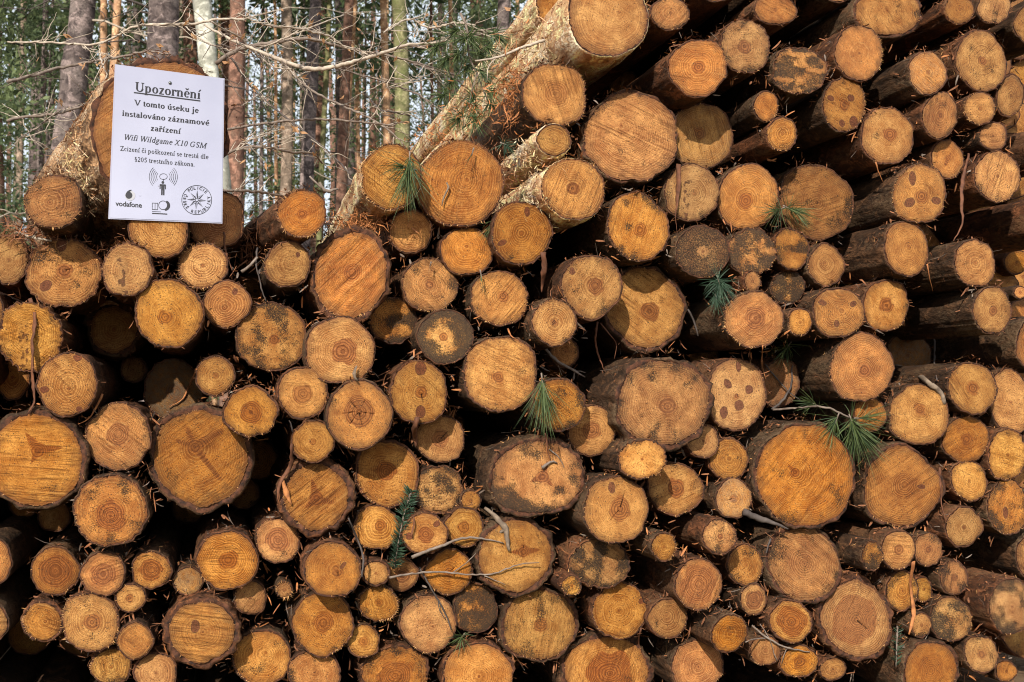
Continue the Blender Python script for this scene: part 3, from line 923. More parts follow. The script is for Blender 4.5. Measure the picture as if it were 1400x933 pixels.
        yy = r_.exponential(.26 if s.y >= .5 else .02, n_f) + (.02 if s.B else 0)
        bo = np.stack([np.interp(tt, thb.tolist() + [2 * math.pi], np.append(base_out[:, k], base_out[0, k])) for k in range(3)], 1)
        ur = bo / np.linalg.norm(bo, axis=1)[:, None]
        tan = np.stack([-ur[:, 2], np.zeros(n_f), ur[:, 0]], 1)
        p0 = bo + ur * (bm_ * 1.0 + .0005) + axis[None] * yy[:, None]
        L_ = r_.uniform(.003, .015, n_f) * (1.3 if s.B else 1)
        wv = r_.uniform(.0003, .0014, n_f) * (1.3 if s.B else 1)
        along = tan * r_.normal(0, .8, n_f)[:, None] + np.array([0, 1, 0])[None] * r_.normal(-.4, .7, n_f)[:, None]
        along /= np.linalg.norm(along, axis=1)[:, None]
        side = np.cross(along, ur)
        pts = []
        for k, tq in enumerate((0, .5, 1)):
            cpt = p0 + along * (L_ * tq)[:, None] + ur * (L_ * tq * tq * r_.uniform(-.1, .55, n_f))[:, None]
            ww = wv * (1, .8, .25)[k]
            pts += [cpt - side * ww[:, None], cpt + side * ww[:, None]]
        Vv = np.stack(pts, 1).reshape(-1, 3)
        k6 = np.arange(n_f) * 6
        me = make_mesh("bark_flakes", Vv, [np.stack([k6, k6 + 1, k6 + 3, k6 + 2], 1), np.stack([k6 + 2, k6 + 3, k6 + 5, k6 + 4], 1)], [M_ORANGE, M_SPLINT, M_FLAKE] if s.y else M_FLAKE, False)
        if s.y:
            me.polygons.foreach_set('material_index', np.tile(r_.choice([0, 0, 1, 2], n_f), 2).astype(np.int32))
        o = link("bark_flakes", me, root)
        o["kind"] = "stuff"
    s.root, s.rm, s.mpp, s.ctr = root, rm, mpp, ctr
    return s


LOGS = [parse_log(l) for l in LOG_LINES.strip().splitlines()]
for i, s in enumerate(LOGS):
    build_log(s, i + 1)

# logs just outside the picture, so that the pile goes on and rests on the ground
EDGE = []
EDGE_SPECS = []
for x in range(-30, 1480, 82):
    EDGE.append(f"{x} {1000 + (x * 7919 % 13)} 40 39 p-.02")
for x, y, r in ((-28, 425, 32), (-34, 500, 30), (-22, 770, 36), (-20, 852, 30), (1436, 300, 34), (1425, 470, 38), (1430, 760, 38), (1418, 30, 30),
                (880, -52, 45), (985, -40, 42), (1085, -48, 40), (1150, -20, 22), (1180, -95, 40), (1272, -45, 34), (1345, -50, 34), (1420, -60, 36), (940, -130, 46), (1045, -125, 44),
                (1395, 400, 8), (1440, 200, 30), (1436, 600, 32)):
    EDGE.append(f"{x} {y} {r} {r} p0")
INNER = [(325, 508, 25, -.38), (352, 628, 27, -.36), (349, 398, 24, -.3), (338, 352, 17, -.34), (352, 600, 16, -.5), (326, 478, 14, -.5), (280, 452, 18, -.45), (118, 330, 26, -.3), (345, 445, 18, -.5)]  # logs added inside the gaps to stop light leaking through
for x, y, r, p_ in INNER:
    EDGE.append(f"{x} {y} {r} {r} p{p_}")
for yy_ in range(330, 960, 78):  # unseen columns of logs added to shade the pile's left side
    for xx_ in (-100, -178, -256):
        EDGE.append(f"{xx_ + (yy_ % 3) * 9} {yy_ + (xx_ % 5) * 6} 36 36 p0")
for i, l in enumerate(EDGE):
    s = parse_log(l)
    build_log(s, 400 + i, .5)
    EDGE_SPECS.append(s)
    if s.p < -.25:
        tag(s.root, "added log end far back, darkening the gaps between the front logs", "log", "logs added deep in the gaps of the pile")
        continue
    tag(s.root, "log of the pile's edge, mostly outside the picture", "log", "logs at the edge of the pile, cut off by the picture")

# ------------------------------------------------------------------ labels
LAND = [(s, n) for s, n in [(next(q for q in LOGS if q.label and key in q.label), nm) for key, nm in (
    ("carrying the white", "the sign-bearing log"), ("dark star-shaped heart", "the huge star-hearted log"), ("streaky saw marks and dark", "the spiky-hearted left-edge log"),
    ("ragged log end", "the ragged left-edge log"), ("two round red-brown", "the two-knot log"), ("bold diagonal saw", "the grooved oblique log"),
    ("fluffy sunlit bark", "the fluffy-barked log"), ("bent twig", "the bent-twig log"), ("clear orange centre", "the grey mouldy log"),
    ("black mould low", "the mould-bottomed oval log"), ("dead twigs lying", "the lobed twig-crossed log"), ("polygonal", "the polygonal saw-lined log"),
    ("blackened", "the blackened log"), ("almost black", "the almost black log"), ("stub twigs", "the twig-rimmed log"), ("five dark knots", "the five-knot log"),
    ("drops of resin", "the resin-dotted log"), ("teardrop", "the teardrop-hearted log"), ("pointed star-shaped", "the pointed-star log"),
    ("two eyes", "the two-eyed log"), ("three dark knots round", "the three-knot log"), ("long dark body", "the long-bodied ringed log"),
    ("wide brown heart", "the brown-hearted log"), ("dark heart zone fills", "the dark-zoned log"), ("split by dark radial", "the radially cracked log"),
    ("ridged diagonal", "the ridged thick-barked log"), ("horizontal saw streaks", "the streaked one-knot log"), ("speckled log end at bottom", "the speckled bottom-centre log"),
    ("beneath the bent", "the pear-shaped log"), ("red-barked log end cut", "the red-barked bottom log"), ("cut by the top", "the top-edge log"),
    ("like a face", "the face-like log"), ("pale log end with strong", "the pale one-knot log"))]]
used = set(s.label for s in LOGS if s.label)


def direction(s, l):
    a = math.degrees(math.atan2(-(s.cy - l.cy), s.cx - l.cx)) % 360
    return ("right of", "above and right of", "directly above", "above and left of", "left of", "below and left of", "directly below", "below and right of")[int(((a + 22.5) % 360) // 45)]


def looks(s):
    r = (s.rx + s.ry) / 2
    size = "tiny" if r < 15 else "small" if r < 24 else "medium-sized" if r < 36 else "large" if r < 46 else "very large"
    if s.t < .7:
        w = "shaded"
    elif s.m >= .6:
        w = "mould-blackened"
    elif s.m >= .28:
        w = "mould-flecked"
    elif s.k:
        w = "knotty"
    elif s.h >= 12:
        w = "brown-hearted"
    elif s.r >= .35:
        w = "rough"
    elif s.f >= .85:
        w = "sharply ringed"
    else:
        w = "plain"
    return size, w


for s in LOGS:
    if s.label:
        continue
    size, w = looks(s)
    near = sorted(LAND, key=lambda q: math.hypot(q[0].cx - s.cx, q[0].cy - s.cy))[:6]
    for l, nm in near:
        cand = f"{size} {w} log end {direction(s, l)} {nm}"
        if cand not in used:
            break
    s.label = cand
    used.add(cand)
for s in LOGS:
    tag(s.root, s.label, "log", "logs stacked in the pile")

# ------------------------------------------------------------------ ground
def build_ground():
    g = N("forest_floor")
    tc = g.n("ShaderNodeTexCoord").outputs["Object"]
    a = g.noise(tc, 9.0, 6.0, 0.7)
    b = g.noise(tc, 70.0, 4.0, 0.7)
    c = g.noise(tc, 0.6, 3.0, 0.6)
    col = g.mix(g.rng(a, 0.4, 0.6), (0.10, 0.06, 0.035), (0.19, 0.12, 0.07))
    col = g.mix(g.math('MULTIPLY', g.rng(b, 0.5, 0.7), 0.6), col, (0.28, 0.19, 0.11))
    col = g.mix(g.math('MULTIPLY', g.rng(c, 0.5, 0.6), 0.7), col, (0.09, 0.13, 0.04))
    m = g.done(col, 0.95, g.bump(g.math('ADD', a, b), 0.8, 0.03), 0.1)
    r = np.concatenate([np.linspace(0, 6, 25), np.geomspace(6.5, 900, 40)])
    na = 72
    th = np.linspace(0, 2 * math.pi, na, endpoint=False)
    P = np.stack([np.outer(r, np.cos(th)).ravel(), np.outer(r, np.sin(th)).ravel(), np.zeros(len(r) * na)], 1)
    rr = np.hypot(P[:, 0], P[:, 1])
    P[:, 2] = (fbm(P * 1.2, 3) - .5) * .06 + (fbm(P * .12, 4) - .5) * np.clip(rr - 5, 0, 20) * .05
    ii = np.arange(na)
    jj = (ii + 1) % na
    q = np.concatenate([np.stack([k * na + ii, (k + 1) * na + ii, (k + 1) * na + jj, k * na + jj], 1) for k in range(len(r) - 1)])
    o = link("ground", make_mesh("ground", P, [q], m))
    o["kind"] = "structure"


build_ground()

# ------------------------------------------------------------------ deep logs added to close the gaps between the front ones and keep them dark
SIL = [(-60, 330), (20, 330), (60, 262), (100, 230), (130, 300), (330, 300), (350, 330), (450, 280), (500, 240), (580, 220), (690, 130), (790, 20), (860, -60), (1500, -60)]


def build_fillers():
    r_ = np.random.default_rng(5)
    circ = []
    for s in LOGS + EDGE_SPECS:
        circ.append((s.ctr[0], s.ctr[2], s.rm + s.b * s.mpp * .8 + .001))
    n = 0
    for R in (.075, .06, .05, .042, .034, .027, .021, .016):
        for _ in range(5200):
            px, py = r_.uniform(-40, 1440), r_.uniform(0, 960)
            if py < np.interp(px, [a for a, b in SIL], [b for a, b in SIL]) + R * 900 + 8:
                continue
            p = -r_.uniform(.3, .55)
            c = np.array(at(px, py, p))
            if c[2] < R + .02:
                continue
            vis = 0
            for a_ in range(16):
                f_ = .9 if a_ % 2 else .45
                qx = px + f_ * R / .00165 * math.cos(a_ * .39)
                qy = py + f_ * R / .00165 * math.sin(a_ * .39)
                if 0 < qx < 1400 and 0 < qy < 933 and not any(((qx - s.cx) / (s.rx + s.b)) ** 2 + ((qy - s.cy) / (s.ry + s.b)) ** 2 < 1 for s in LOGS):
                    vis += 1
            if vis < 3:
                continue
            if all((c[0] - a) ** 2 + (c[2] - b) ** 2 > (R + q * .97) ** 2 for a, b, q in circ):
                circ.append((c[0], c[2], R))
                mp = (CAM_DIST - p) / FPX
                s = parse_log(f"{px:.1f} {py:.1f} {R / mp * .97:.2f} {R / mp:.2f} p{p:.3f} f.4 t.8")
                build_log(s, 600 + n, .45)
                tag(s.root, "added log end far back, darkening the gaps between the front logs", "log", "logs added deep in the gaps of the pile")
                n += 1
                if n >= 80:
                    return


build_fillers()


# ------------------------------------------------------------------ tubes, strips, needles
def frames(pts):
    pts = np.asarray(pts, float)
    t = np.gradient(pts, axis=0)
    t /= np.linalg.norm(t, axis=1)[:, None] + 1e-9
    up = np.array([0.13, -1.0, 0.21])
    a = np.cross(t, up)
    a /= np.linalg.norm(a, axis=1)[:, None] + 1e-9
    b = np.cross(a, t)
    return t, a, b


def resample(pts, n):
    """smooth curve through the points"""
    pts = np.asarray(pts, float)
    d = np.concatenate([[0], np.cumsum(np.linalg.norm(np.diff(pts, axis=0), axis=1))])
    u = np.linspace(0, d[-1], n)
    m = np.gradient(pts, d, axis=0) if len(pts) > 2 else np.repeat([(pts[-1] - pts[0]) / d[-1]], len(pts), 0)
    k = np.clip(np.searchsorted(d, u, side='right') - 1, 0, len(d) - 2)
    h = (d[k + 1] - d[k])[:, None]
    s = ((u - d[k]) / h[:, 0])[:, None]
    return (2 * s**3 - 3 * s**2 + 1) * pts[k] + (s**3 - 2 * s**2 + s) * h * m[k] + (-2 * s**3 + 3 * s**2) * pts[k + 1] + (s**3 - s**2) * h * m[k + 1]


def tube(pts, rad, sides=7, flat=1.0, seed=0, knob=.12):
    pts = np.asarray(pts, float)
    n = len(pts)
    t, a, b = frames(pts)
    rad = np.asarray(rad, float) * np.ones(n)
    r_ = np.random.default_rng(seed)
    th = np.linspace(0, 2 * math.pi, sides, endpoint=False)
    tw = np.cumsum(r_.normal(0, .22, n)) if flat < 1 else np.zeros(n)
    V = []
    for k in range(n):
        c, s_ = np.cos(th), np.sin(th) * flat
        ca, sa = math.cos(tw[k]), math.sin(tw[k])
        rr = rad[k] * (1 + r_.normal(0, knob, sides))
        V.append(pts[k] + ((c * ca - s_ * sa) * rr)[:, None] * a[k] + ((c * sa + s_ * ca) * rr)[:, None] * b[k])
    V = np.concatenate(V + [pts[:1], pts[-1:]])
    i = np.arange(sides)
    j = (i + 1) % sides
    Q = np.concatenate([np.stack([k * sides + i, k * sides + j, (k + 1) * sides + j, (k + 1) * sides + i], 1) for k in range(n - 1)])
    e = (n - 1) * sides
    T = np.concatenate([np.stack([j, i, np.full(sides, n * sides)], 1), np.stack([e + i, e + j, np.full(sides, n * sides + 1)], 1)])
    return V, Q, T


def join(parts):
    V, Q, T, o = [], [], [], 0
    for v, q, t in parts:
        V.append(v)
        Q.append(q + o)
        T.append(t + o)
        o += len(v)
    return np.concatenate(V), [np.concatenate(Q), np.concatenate(T)]


def front_p(px, py):
    best = None
    for s in LOGS:
        e = ((px - s.cx) / (s.rx + s.b)) ** 2 + ((py - s.cy) / (s.ry + s.b)) ** 2
        if e < 1.12:
            best = s.p if best is None else max(best, s.p)
    if best is None:
        near = sorted(LOGS, key=lambda s: math.hypot(px - s.cx, py - s.cy) - s.rx)[:2]
        best = min(q.p for q in near) - .01
    return best


def pts_front(pl, lift=.012, n=None, p=None):
    pl = np.asarray(pl, float)
    n = n or max(5, int(np.linalg.norm(np.diff(pl, axis=0), axis=1).sum() / 5))
    q = resample(pl, n)
    if p is not None:
        pp = np.full(n, p)
    else:
        f = np.array([front_p(x, y) for x, y in q])
        f2 = f.copy()
        w = max(1, n // 6)
        for k in range(n):
            f2[k] = f[max(0, k - w):k + w + 1].max()
        ker = np.ones(2 * w + 1) / (2 * w + 1)
        pp = np.convolve(np.pad(f2, w, mode='edge'), ker, mode='valid')
        pp = np.maximum(pp, f + .0) + lift
    return np.array([at(x, y, z) for (x, y), z in zip(q, pp)])


PX = 2.3 / FPX


def stick(name, pls, widths, mat, label, cat, group=None, lift=.012, p=None, flat=1.0, extra=None, seed=0):
    """first polyline is the thing, the others are its side twigs"""
    root = None
    for k, (pl, w) in enumerate(zip(pls, widths)):
        P = pts_front(pl, lift, None, p)
        n = len(P)
        w = np.interp(np.linspace(0, 1, n), np.linspace(0, 1, len(w)), w) * PX * .5
        jit = np.random.default_rng(seed + k).normal(0, .35 * PX, P.shape)
        v, q, t = tube(P + jit, w, 7, flat, seed + k)
        if k == 0:
            o0 = P[0]
            root = link(name, make_mesh(name, v - o0, [q, t], mat), None, o0)
            tag(root, label, cat, group)
        else:
            link("side_twig", make_mesh("side_twig", v - o0, [q, t], mat), root)
    return root


STRIPS = [
    ([(41, 408), (47, 432), (44, 471), (45, 520), (46, 550), (38, 565)], [5, 7, 6, 8, 5, 3], M_STRIP, "long purple-brown bark strip hanging down the left edge over ragged log ends", .4),
    ([(269, 505), (259, 526), (249, 546), (231, 557)], [2, 3, 2.5, 1.5], M_ORANGE, "thin orange bark curl across the shaded greyish log", .5),
    ([(140, 539), (131, 558), (115, 577), (106, 580)], [3, 3, 2, 1], M_ORANGE, "thin curved bark sliver under the three-knot log near the left edge", .5),
    ([(817, 440), (814, 466), (820, 491), (827, 508)], [4, 3, 3, 1], M_STRIP, "reddish root-like bark strand hanging beside the large dark-hearted log", .6),
    ([(820, 442), (834, 458), (843, 472), (840, 491)], [3, 3, 2, 1], M_STRIP, "right-hand thin bark strand hanging beside the large dark-hearted log", .6),
    ([(1249, 768), (1245, 800), (1249, 838), (1243, 868)], [7, 6, 7, 3], M_ORANGE, "wide orange-brown bark strip hanging at bottom right", .3),
    ([(1325, 210), (1316, 249), (1315, 286), (1316, 305), (1303, 330)], [4, 6, 6, 3, 1.5], M_STRIP, "long reddish bark strip hanging between logs near the right edge", .4),
    ([(1043, 474), (1042, 500), (1047, 519)], [5, 4, 1], M_ORANGE, "orange bark sliver hanging left of the shaded narrow log", .3),
    ([(746, 592), (748, 610), (752, 631)], [4, 3, 1.5], M_STRIP, "brown strand hanging over the top of the oval mouldy log", .5),
    ([(399, 607), (397, 638), (383, 660), (379, 686)], [4, 6, 6, 2], M_STRIP, "long brown bark strip left of the ridged thick-barked log", .4),
    ([(386, 656), (391, 672), (399, 690)], [5, 8, 3], M_ORANGE, "bright orange bark flap over the left rim of the ridged log", .3),
    ([(118, 428), (133, 417), (153, 414), (163, 418)], [5, 9, 7, 2], M_PAPER, "sunlit pale curled bark piece lying over the dark shaded log", .4),
    ([(743, 345), (744, 370), (740, 400)], [8, 9, 2], M_STRIP, "wide greenish-brown bark strip hanging below the pear-shaped log", .3),
    ([(352, 340), (350, 358), (357, 390), (364, 414)], [3, 2, 2, 1.5], M_TWIGD, "thin dark root dangling left of the log under the sign's right", 1.0),
    ([(306, 318), (309, 345), (318, 372)], [3, 4, 2], M_STRIP, "bark strip hanging just below the sign's right corner", .5),
    ([(876, 858), (873, 880), (878, 892)], [3, 3, 1], M_STRIP, "reddish root strand at the bottom by the pale knotted log", .6),
    ([(1285, 640), (1286, 672), (1287, 690), (1293, 712)], [4, 6, 3, 2], M_STRIP, "curled reddish bark strip down the right side of the brown-hearted log", .5),
    ([(1197, 222), (1203, 240), (1208, 250)], [3, 3, 1], M_ORANGE, "small forked bark shred under the round log at upper right", .5),
    ([(928, 224), (927, 262), (924, 300), (928, 330)], [8, 8, 2, 1], M_STRIP, "torn brown bark strip with a thread end beside the knotless ringed log", .35),
    ([(1268, 362), (1271, 382), (1275, 398)], [3, 4, 2], M_ORANGE, "orange bark strip hanging under the notched ringed log at right", .4),
    ([(695, 450), (699, 460), (705, 464)], [3, 2, 1], M_ORANGE, "tiny orange bark shred on top of the brown-rimmed log at centre", .5),
    ([(556, 690), (566, 715), (562, 734)], [1.6, 2, 3], M_STRIP, "brown hook-shaped curl on the left of the knotty log by the spruce sprig", .6),
    ([(488, 500), (484, 513), (488, 521)], [2, 5, 3], M_PALESTICK, "small pale wood curl between two log ends left of centre", .5),
]
for k, (pl, w, m, lab, fl) in enumerate(STRIPS):
    stick("bark_strip", [pl], [w], m, lab, "bark strip", "loose strips of bark hanging in the pile", .006, None, fl, None, 40 + k)

STICKS = [
    ([[(532, 790), (568, 784), (600, 782), (646, 786), (674, 785), (690, 779), (719, 770), (737, 769)], [(618, 784), (641, 767), (654, 753)], [(663, 787), (675, 793), (690, 799)]],
     [[3, 2.6, 2.2, 1.2], [1.8, 1], [1.8, 1]], M_TWIG, "long grey forked twig lying across the lobed log at lower centre"),
    ([[(563, 762), (603, 747), (634, 736), (661, 737), (689, 743)]], [[5, 4, 3, 1.5]], M_TWIG, "grey twig above the long forked twig, its tip on the lobed log"),
    ([[(663, 694), (680, 709), (690, 722), (693, 735), (695, 752)], [(690, 722), (684, 728), (678, 726)]], [[5, 6, 10, 7, 4], [6, 3]], M_PALESTICK, "broken grey-green branch stub standing on the lobed log"),
    ([[(573, 776), (585, 797), (599, 821), (610, 842), (617, 862)], [(599, 821), (600, 832), (610, 848)]], [[2, 2.4, 1.5], [1.5, 1]], M_TWIGD, "thin greenish bent stem crossing the speckled logs at lower centre"),
    ([[(476, 708), (489, 738), (496, 760), (495, 789)]], [[2, 2.5, 3, 2.5]], M_TWIGD, "dark upright twig beside the cracked-heart log at lower left"),
    ([[(1028, 856), (1046, 870), (1071, 884), (1108, 892)], [(1020, 878), (1032, 874), (1046, 873)], [(1039, 853), (1049, 868), (1062, 904)], [(1076, 885), (1072, 896), (1068, 907)]],
     [[2.6, 3, 2.4, 1.2], [1.6, 2], [1.3, 1.3], [1.5, 1]], M_TWIG, "grey branching twig over the small logs at bottom right of centre"),
    ([[(941, 423), (948, 437), (954, 459)]], [[3, 3, 2.4]], M_TWIGD, "short dark stick between the dark-hearted log and the twig-rimmed log"),
    ([[(1274, 420), (1277, 460), (1278, 500), (1281, 520)]], [[3, 4, 3.4, 2]], M_TWIGD, "upright dark brown stick standing against a long log body at right"),
    ([[(1225, 500), (1244, 507), (1268, 523), (1288, 540), (1290, 553)]], [[5, 8, 9, 8, 7]], M_PALESTICK, "splintered weathered pale stick across a shaded log at right"),
    ([[(1016, 700), (1039, 710), (1060, 716), (1078, 724)], [(1054, 737), (1050, 746), (1048, 756)]], [[10, 9, 6, 2], [3, 2]], M_TWIGD, "rotten grey branch stub wedged under the teardrop-hearted log"),
    ([[(611, 250), (613, 256), (607, 268), (604, 282)]], [[2, 3, 2.6, 1.4]], M_PALESTICK, "short silvery bent twig stuck on the big brownish log face"),
    ([[(650, 84), (680, 79), (710, 67), (745, 55)], [(680, 79), (668, 90), (666, 110)]], [[2.5, 3.5, 4, 5], [2, 1]], M_TWIGL, "sunlit stick poking left from the logs at the top"),
    ([[(1046, 498), (1062, 518), (1083, 540), (1096, 548)], [(1083, 500), (1081, 528), (1066, 552), (1055, 560)]], [[2, 2.4, 2, 1], [2, 3, 4, 4]], M_TWIGD, "dark crossed twigs in front of the shaded narrow log"),
    ([[(1056, 560), (1090, 558), (1128, 557), (1163, 572)]], [[4, 3, 3, 3]], M_TWIG, "thin twig carrying the big drooping needle bunch at right"),
    ([[(741, 640), (757, 631), (762, 634)], [(751, 615), (766, 628), (771, 640)]], [[5, 3.4, 2], [2, 1]], M_TWIG, "small brown twig on the face of the oval mouldy log"),
    ([[(742, 474), (760, 492), (785, 507), (800, 516)], [(785, 507), (795, 508), (800, 510)]], [[5, 5, 4, 2], [2, 1]], M_TWIG, "frayed brown stick slanting down below the dark-flecked small logs at centre"),
    ([[(330, 372), (345, 360), (352, 352)]], [[5, 4, 3]], M_TWIG, "short grey stick in the gap below the sign's right corner"),
    ([[(570, 570), (567, 590), (569, 610)]], [[6, 9, 4]], M_STRIP, "upright brown slab of bark left of the log under the two-knot log"),
    ([[(436, 250), (447, 262), (462, 258)], [(423, 241), (432, 250), (441, 258)]], [[3, 5, 3], [2.4, 3]], M_TWIG, "broken forked twig on top of the pile left of the fluffy-barked log"),
    ([[(20, 316), (45, 325), (70, 330)], [(45, 325), (52, 316)]], [[3, 4, 2], [1.5, 1]], M_TWIGL, "pale twig in the bark litter at the left edge"),
]
for k, (pls, w, m, lab) in enumerate(STICKS):
    p = None
    if "top" in lab and "poking" in lab:
        p = .05
    stick("stick" if "twig" not in lab else "twig", pls, w, m, lab, "stick" if "twig" not in lab else "twig", "sticks and twigs caught in the pile", .008, p, 1.0, None, 90 + k)


def needle_mesh(bases, dirs, lens, width, curve, seed):
    r_ = np.random.default_rng(seed)
    n = len(bases)
    side = np.cross(dirs, r_.normal(0, 1, (n, 3)))
    side /= np.linalg.norm(side, axis=1)[:, None] + 1e-9
    bend = np.array([0, 0, -1.0])[None] * curve + r_.normal(0, .12, (n, 3))
    rows = []
    for t, w in ((0, 1), (.4, 1), (.75, .8), (1, .1)):
        c = bases + dirs * (lens * t)[:, None] + bend * (lens * t * t)[:, None]
        ww = width * w
        rows += [c - side * ww, c + side * ww]
    V = np.stack(rows, 1).reshape(-1, 3)
    k = np.arange(n) * 8
    Q = np.concatenate([np.stack([k + a, k + a + 1, k + a + 3, k + a + 2], 1) for a in (0, 2, 4)])
    return V, Q


def tuft(px, py, dpx, lpx, n, spread, label, p=None, mat=None, stem=None, width=.00055, curve=.15, parent=None, seed=0, depth_scale=1.0, lift=.022):
    r_ = np.random.default_rng(seed + 300)
    if p is None:
        p = front_p(px + dpx[0] * .4, py + dpx[1] * .4) + lift
    o0 = np.array(at(px, py, p))
    dist = CAM_DIST - p
    m = dist / FPX * 1.03
    d = np.array([dpx[0], -.25 * math.hypot(*dpx), -dpx[1]], float)
    d /= np.linalg.norm(d)
    stl = lpx * .35 * m
    t = r_.random(n)
    bases = d[None] * (t * stl)[:, None]
    dirs = d[None] * (.45 + .9 * t)[:, None] + r_.normal(0, spread * 1.15, (n, 3)) * np.array([1, .75, 1])
    dirs /= np.linalg.norm(dirs, axis=1)[:, None]
    dirs[:, 1] = np.where(dirs[:, 1] > .35, .1, dirs[:, 1])
    lens = lpx * m * r_.uniform(.6, 1.05, n)
    V, Q = needle_mesh(bases, dirs, lens, width, curve, seed)
    root = D.objects.new("needle_tuft", None)
    root.empty_display_size = .03
    C.objects.link(root)
    root.location = o0
    sp = np.array([-d * .3 * stl, d * 0, d * stl * .6, d * stl])
    v, q, tt = tube(resample(sp, 6), np.linspace(.0018, .0009, 6), 6, 1, seed)
    if parent is None:
        tag(root, label, "needles", "green needle tufts caught on the pile")
        link("stem", make_mesh("stem", v, [q, tt], M_TWIG), root)
        o = link("needles", make_mesh("needles", V, [Q], mat or M_GREEN, False), root)
        o["kind"] = "stuff"
        return root
    D.objects.remove(root)
    return V + o0, Q


tuft(560, 214, (-6, 70), 66, 150, .24, "long green needle tuft draped over the fluffy-barked log", seed=1, curve=.05)
tuft(566, 232, (-45, -8), 44, 34, .3, "sparse needles pointing left from the long tuft on the fluffy-barked log", seed=2, curve=.2)
tuft(1074, 283, (36, 18), 42, 90, .5, "needle tuft lying on the big brownish log, pointing right", seed=3)
tuft(1070, 285, (-34, 14), 38, 60, .4, "needle tuft pointing left over the round log with brown heart", seed=4)
tuft(981, 380, (6, 26), 36, 150, .75, "dense blue-green needle tuft under the almost black log", mat=M_BLUEGREEN, seed=5)
tuft(978, 404, (3, 24), 22, 60, .6, "lower smaller blue-green needle tuft above the twig-rimmed log", mat=M_BLUEGREEN, seed=6)
tuft(741, 517, (4, 60), 66, 130, .22, "long hanging pine needle bunch at the centre of the pile", seed=7, curve=.05)
tuft(1163, 572, (14, 48), 60, 190, .45, "largest drooping needle bunch beside the huge teardrop-hearted log", seed=8, curve=.1)
tuft(1146, 568, (-22, 36), 50, 60, .4, "left part of the drooping needles over the huge teardrop-hearted log", seed=9, curve=.1)
tuft(1172, 572, (50, -2), 44, 40, .3, "thin needles reaching right across a small log face", seed=10, curve=.05)
tuft(1120, 556, (-30, -12), 40, 50, .4, "needles spreading along the thin twig above the teardrop-hearted log", seed=11)
tuft(634, 868, (-6, 6), 22, 46, .7, "small green tuft in the gap at bottom centre", seed=12)
tuft(686, 196, (14, 6), 24, 50, .8, "small grey-green tuft in the litter below the high round log", mat=M_BLUEGREEN, seed=13)
tuft(657, 372, (3, 26), 28, 7, .12, "few green needles on a plain log face left of centre", seed=14, curve=.0)
tuft(647, 205, (-8, 26), 26, 7, .25, "few faint needles on the big brownish bent-twig log", seed=15, curve=.0)
tuft(589, 360, (-4, 14), 18, 10, .5, "few pale needles on the mould-edged log below the pile top", mat=M_DRYLEAF, seed=16, curve=.0)
tuft(1080, 470, (-20, 20), 36, 50, .6, "dark needles in the gap above the shaded narrow log", seed=17)
tuft(676, 300, (-6, 20), 30, 40, .5, "dark green needles in the gap right of the big brownish log", seed=18, lift=-.02)


def sprig(pl, nlen, n, label, mat, seed, w=1.6):
    P = pts_front(pl, .02, 14)
    o0 = P[0]
    root = D.objects.new("spruce_sprig", None)
    root.empty_display_size = .03
    C.objects.link(root)
    root.location = o0
    tag(root, label, "sprig", "green sprigs caught on the pile")
    v, q, t = tube(P - o0, np.linspace(w, .8, 14) * PX, 6, 1, seed)
    link("stem", make_mesh("stem", v, [q, t], M_TWIG), root)
    r_ = np.random.default_rng(seed)
    tt = r_.random(n)
    b = np.stack([np.interp(tt, np.linspace(0, 1, 14), P[:, k] - o0[k]) for k in range(3)], 1)
    tg, a, bb = frames(P)
    ax = np.stack([np.interp(tt, np.linspace(0, 1, 14), tg[:, k]) for k in range(3)], 1)
    rad = r_.normal(0, 1, (n, 3)) * np.array([1, .5, 1]) + np.array([0, -.35, 0])
    rad -= ax * (rad * ax).sum(1)[:, None]
    rad /= np.linalg.norm(rad, axis=1)[:, None]
    dr = rad + ax * -.55
    dr /= np.linalg.norm(dr, axis=1)[:, None]
    V, Q = needle_mesh(b, dr, nlen * PX * r_.uniform(.7, 1.1, n), .0009, .0, seed)
    o = link("needles", make_mesh("needles", V, [Q], mat, False), root)
    o["kind"] = "stuff"


sprig([(562, 672), (553, 703), (546, 735), (539, 778)], 15, 420, "dense dark green spruce sprig hanging beside the knotty log at lower centre", M_BLUEGREEN, 61)
sprig([(1227, 856), (1226, 880), (1225, 912)], 13, 60, "sparse pale green sprig upright at the bottom right", M_BLUEGREEN, 62)


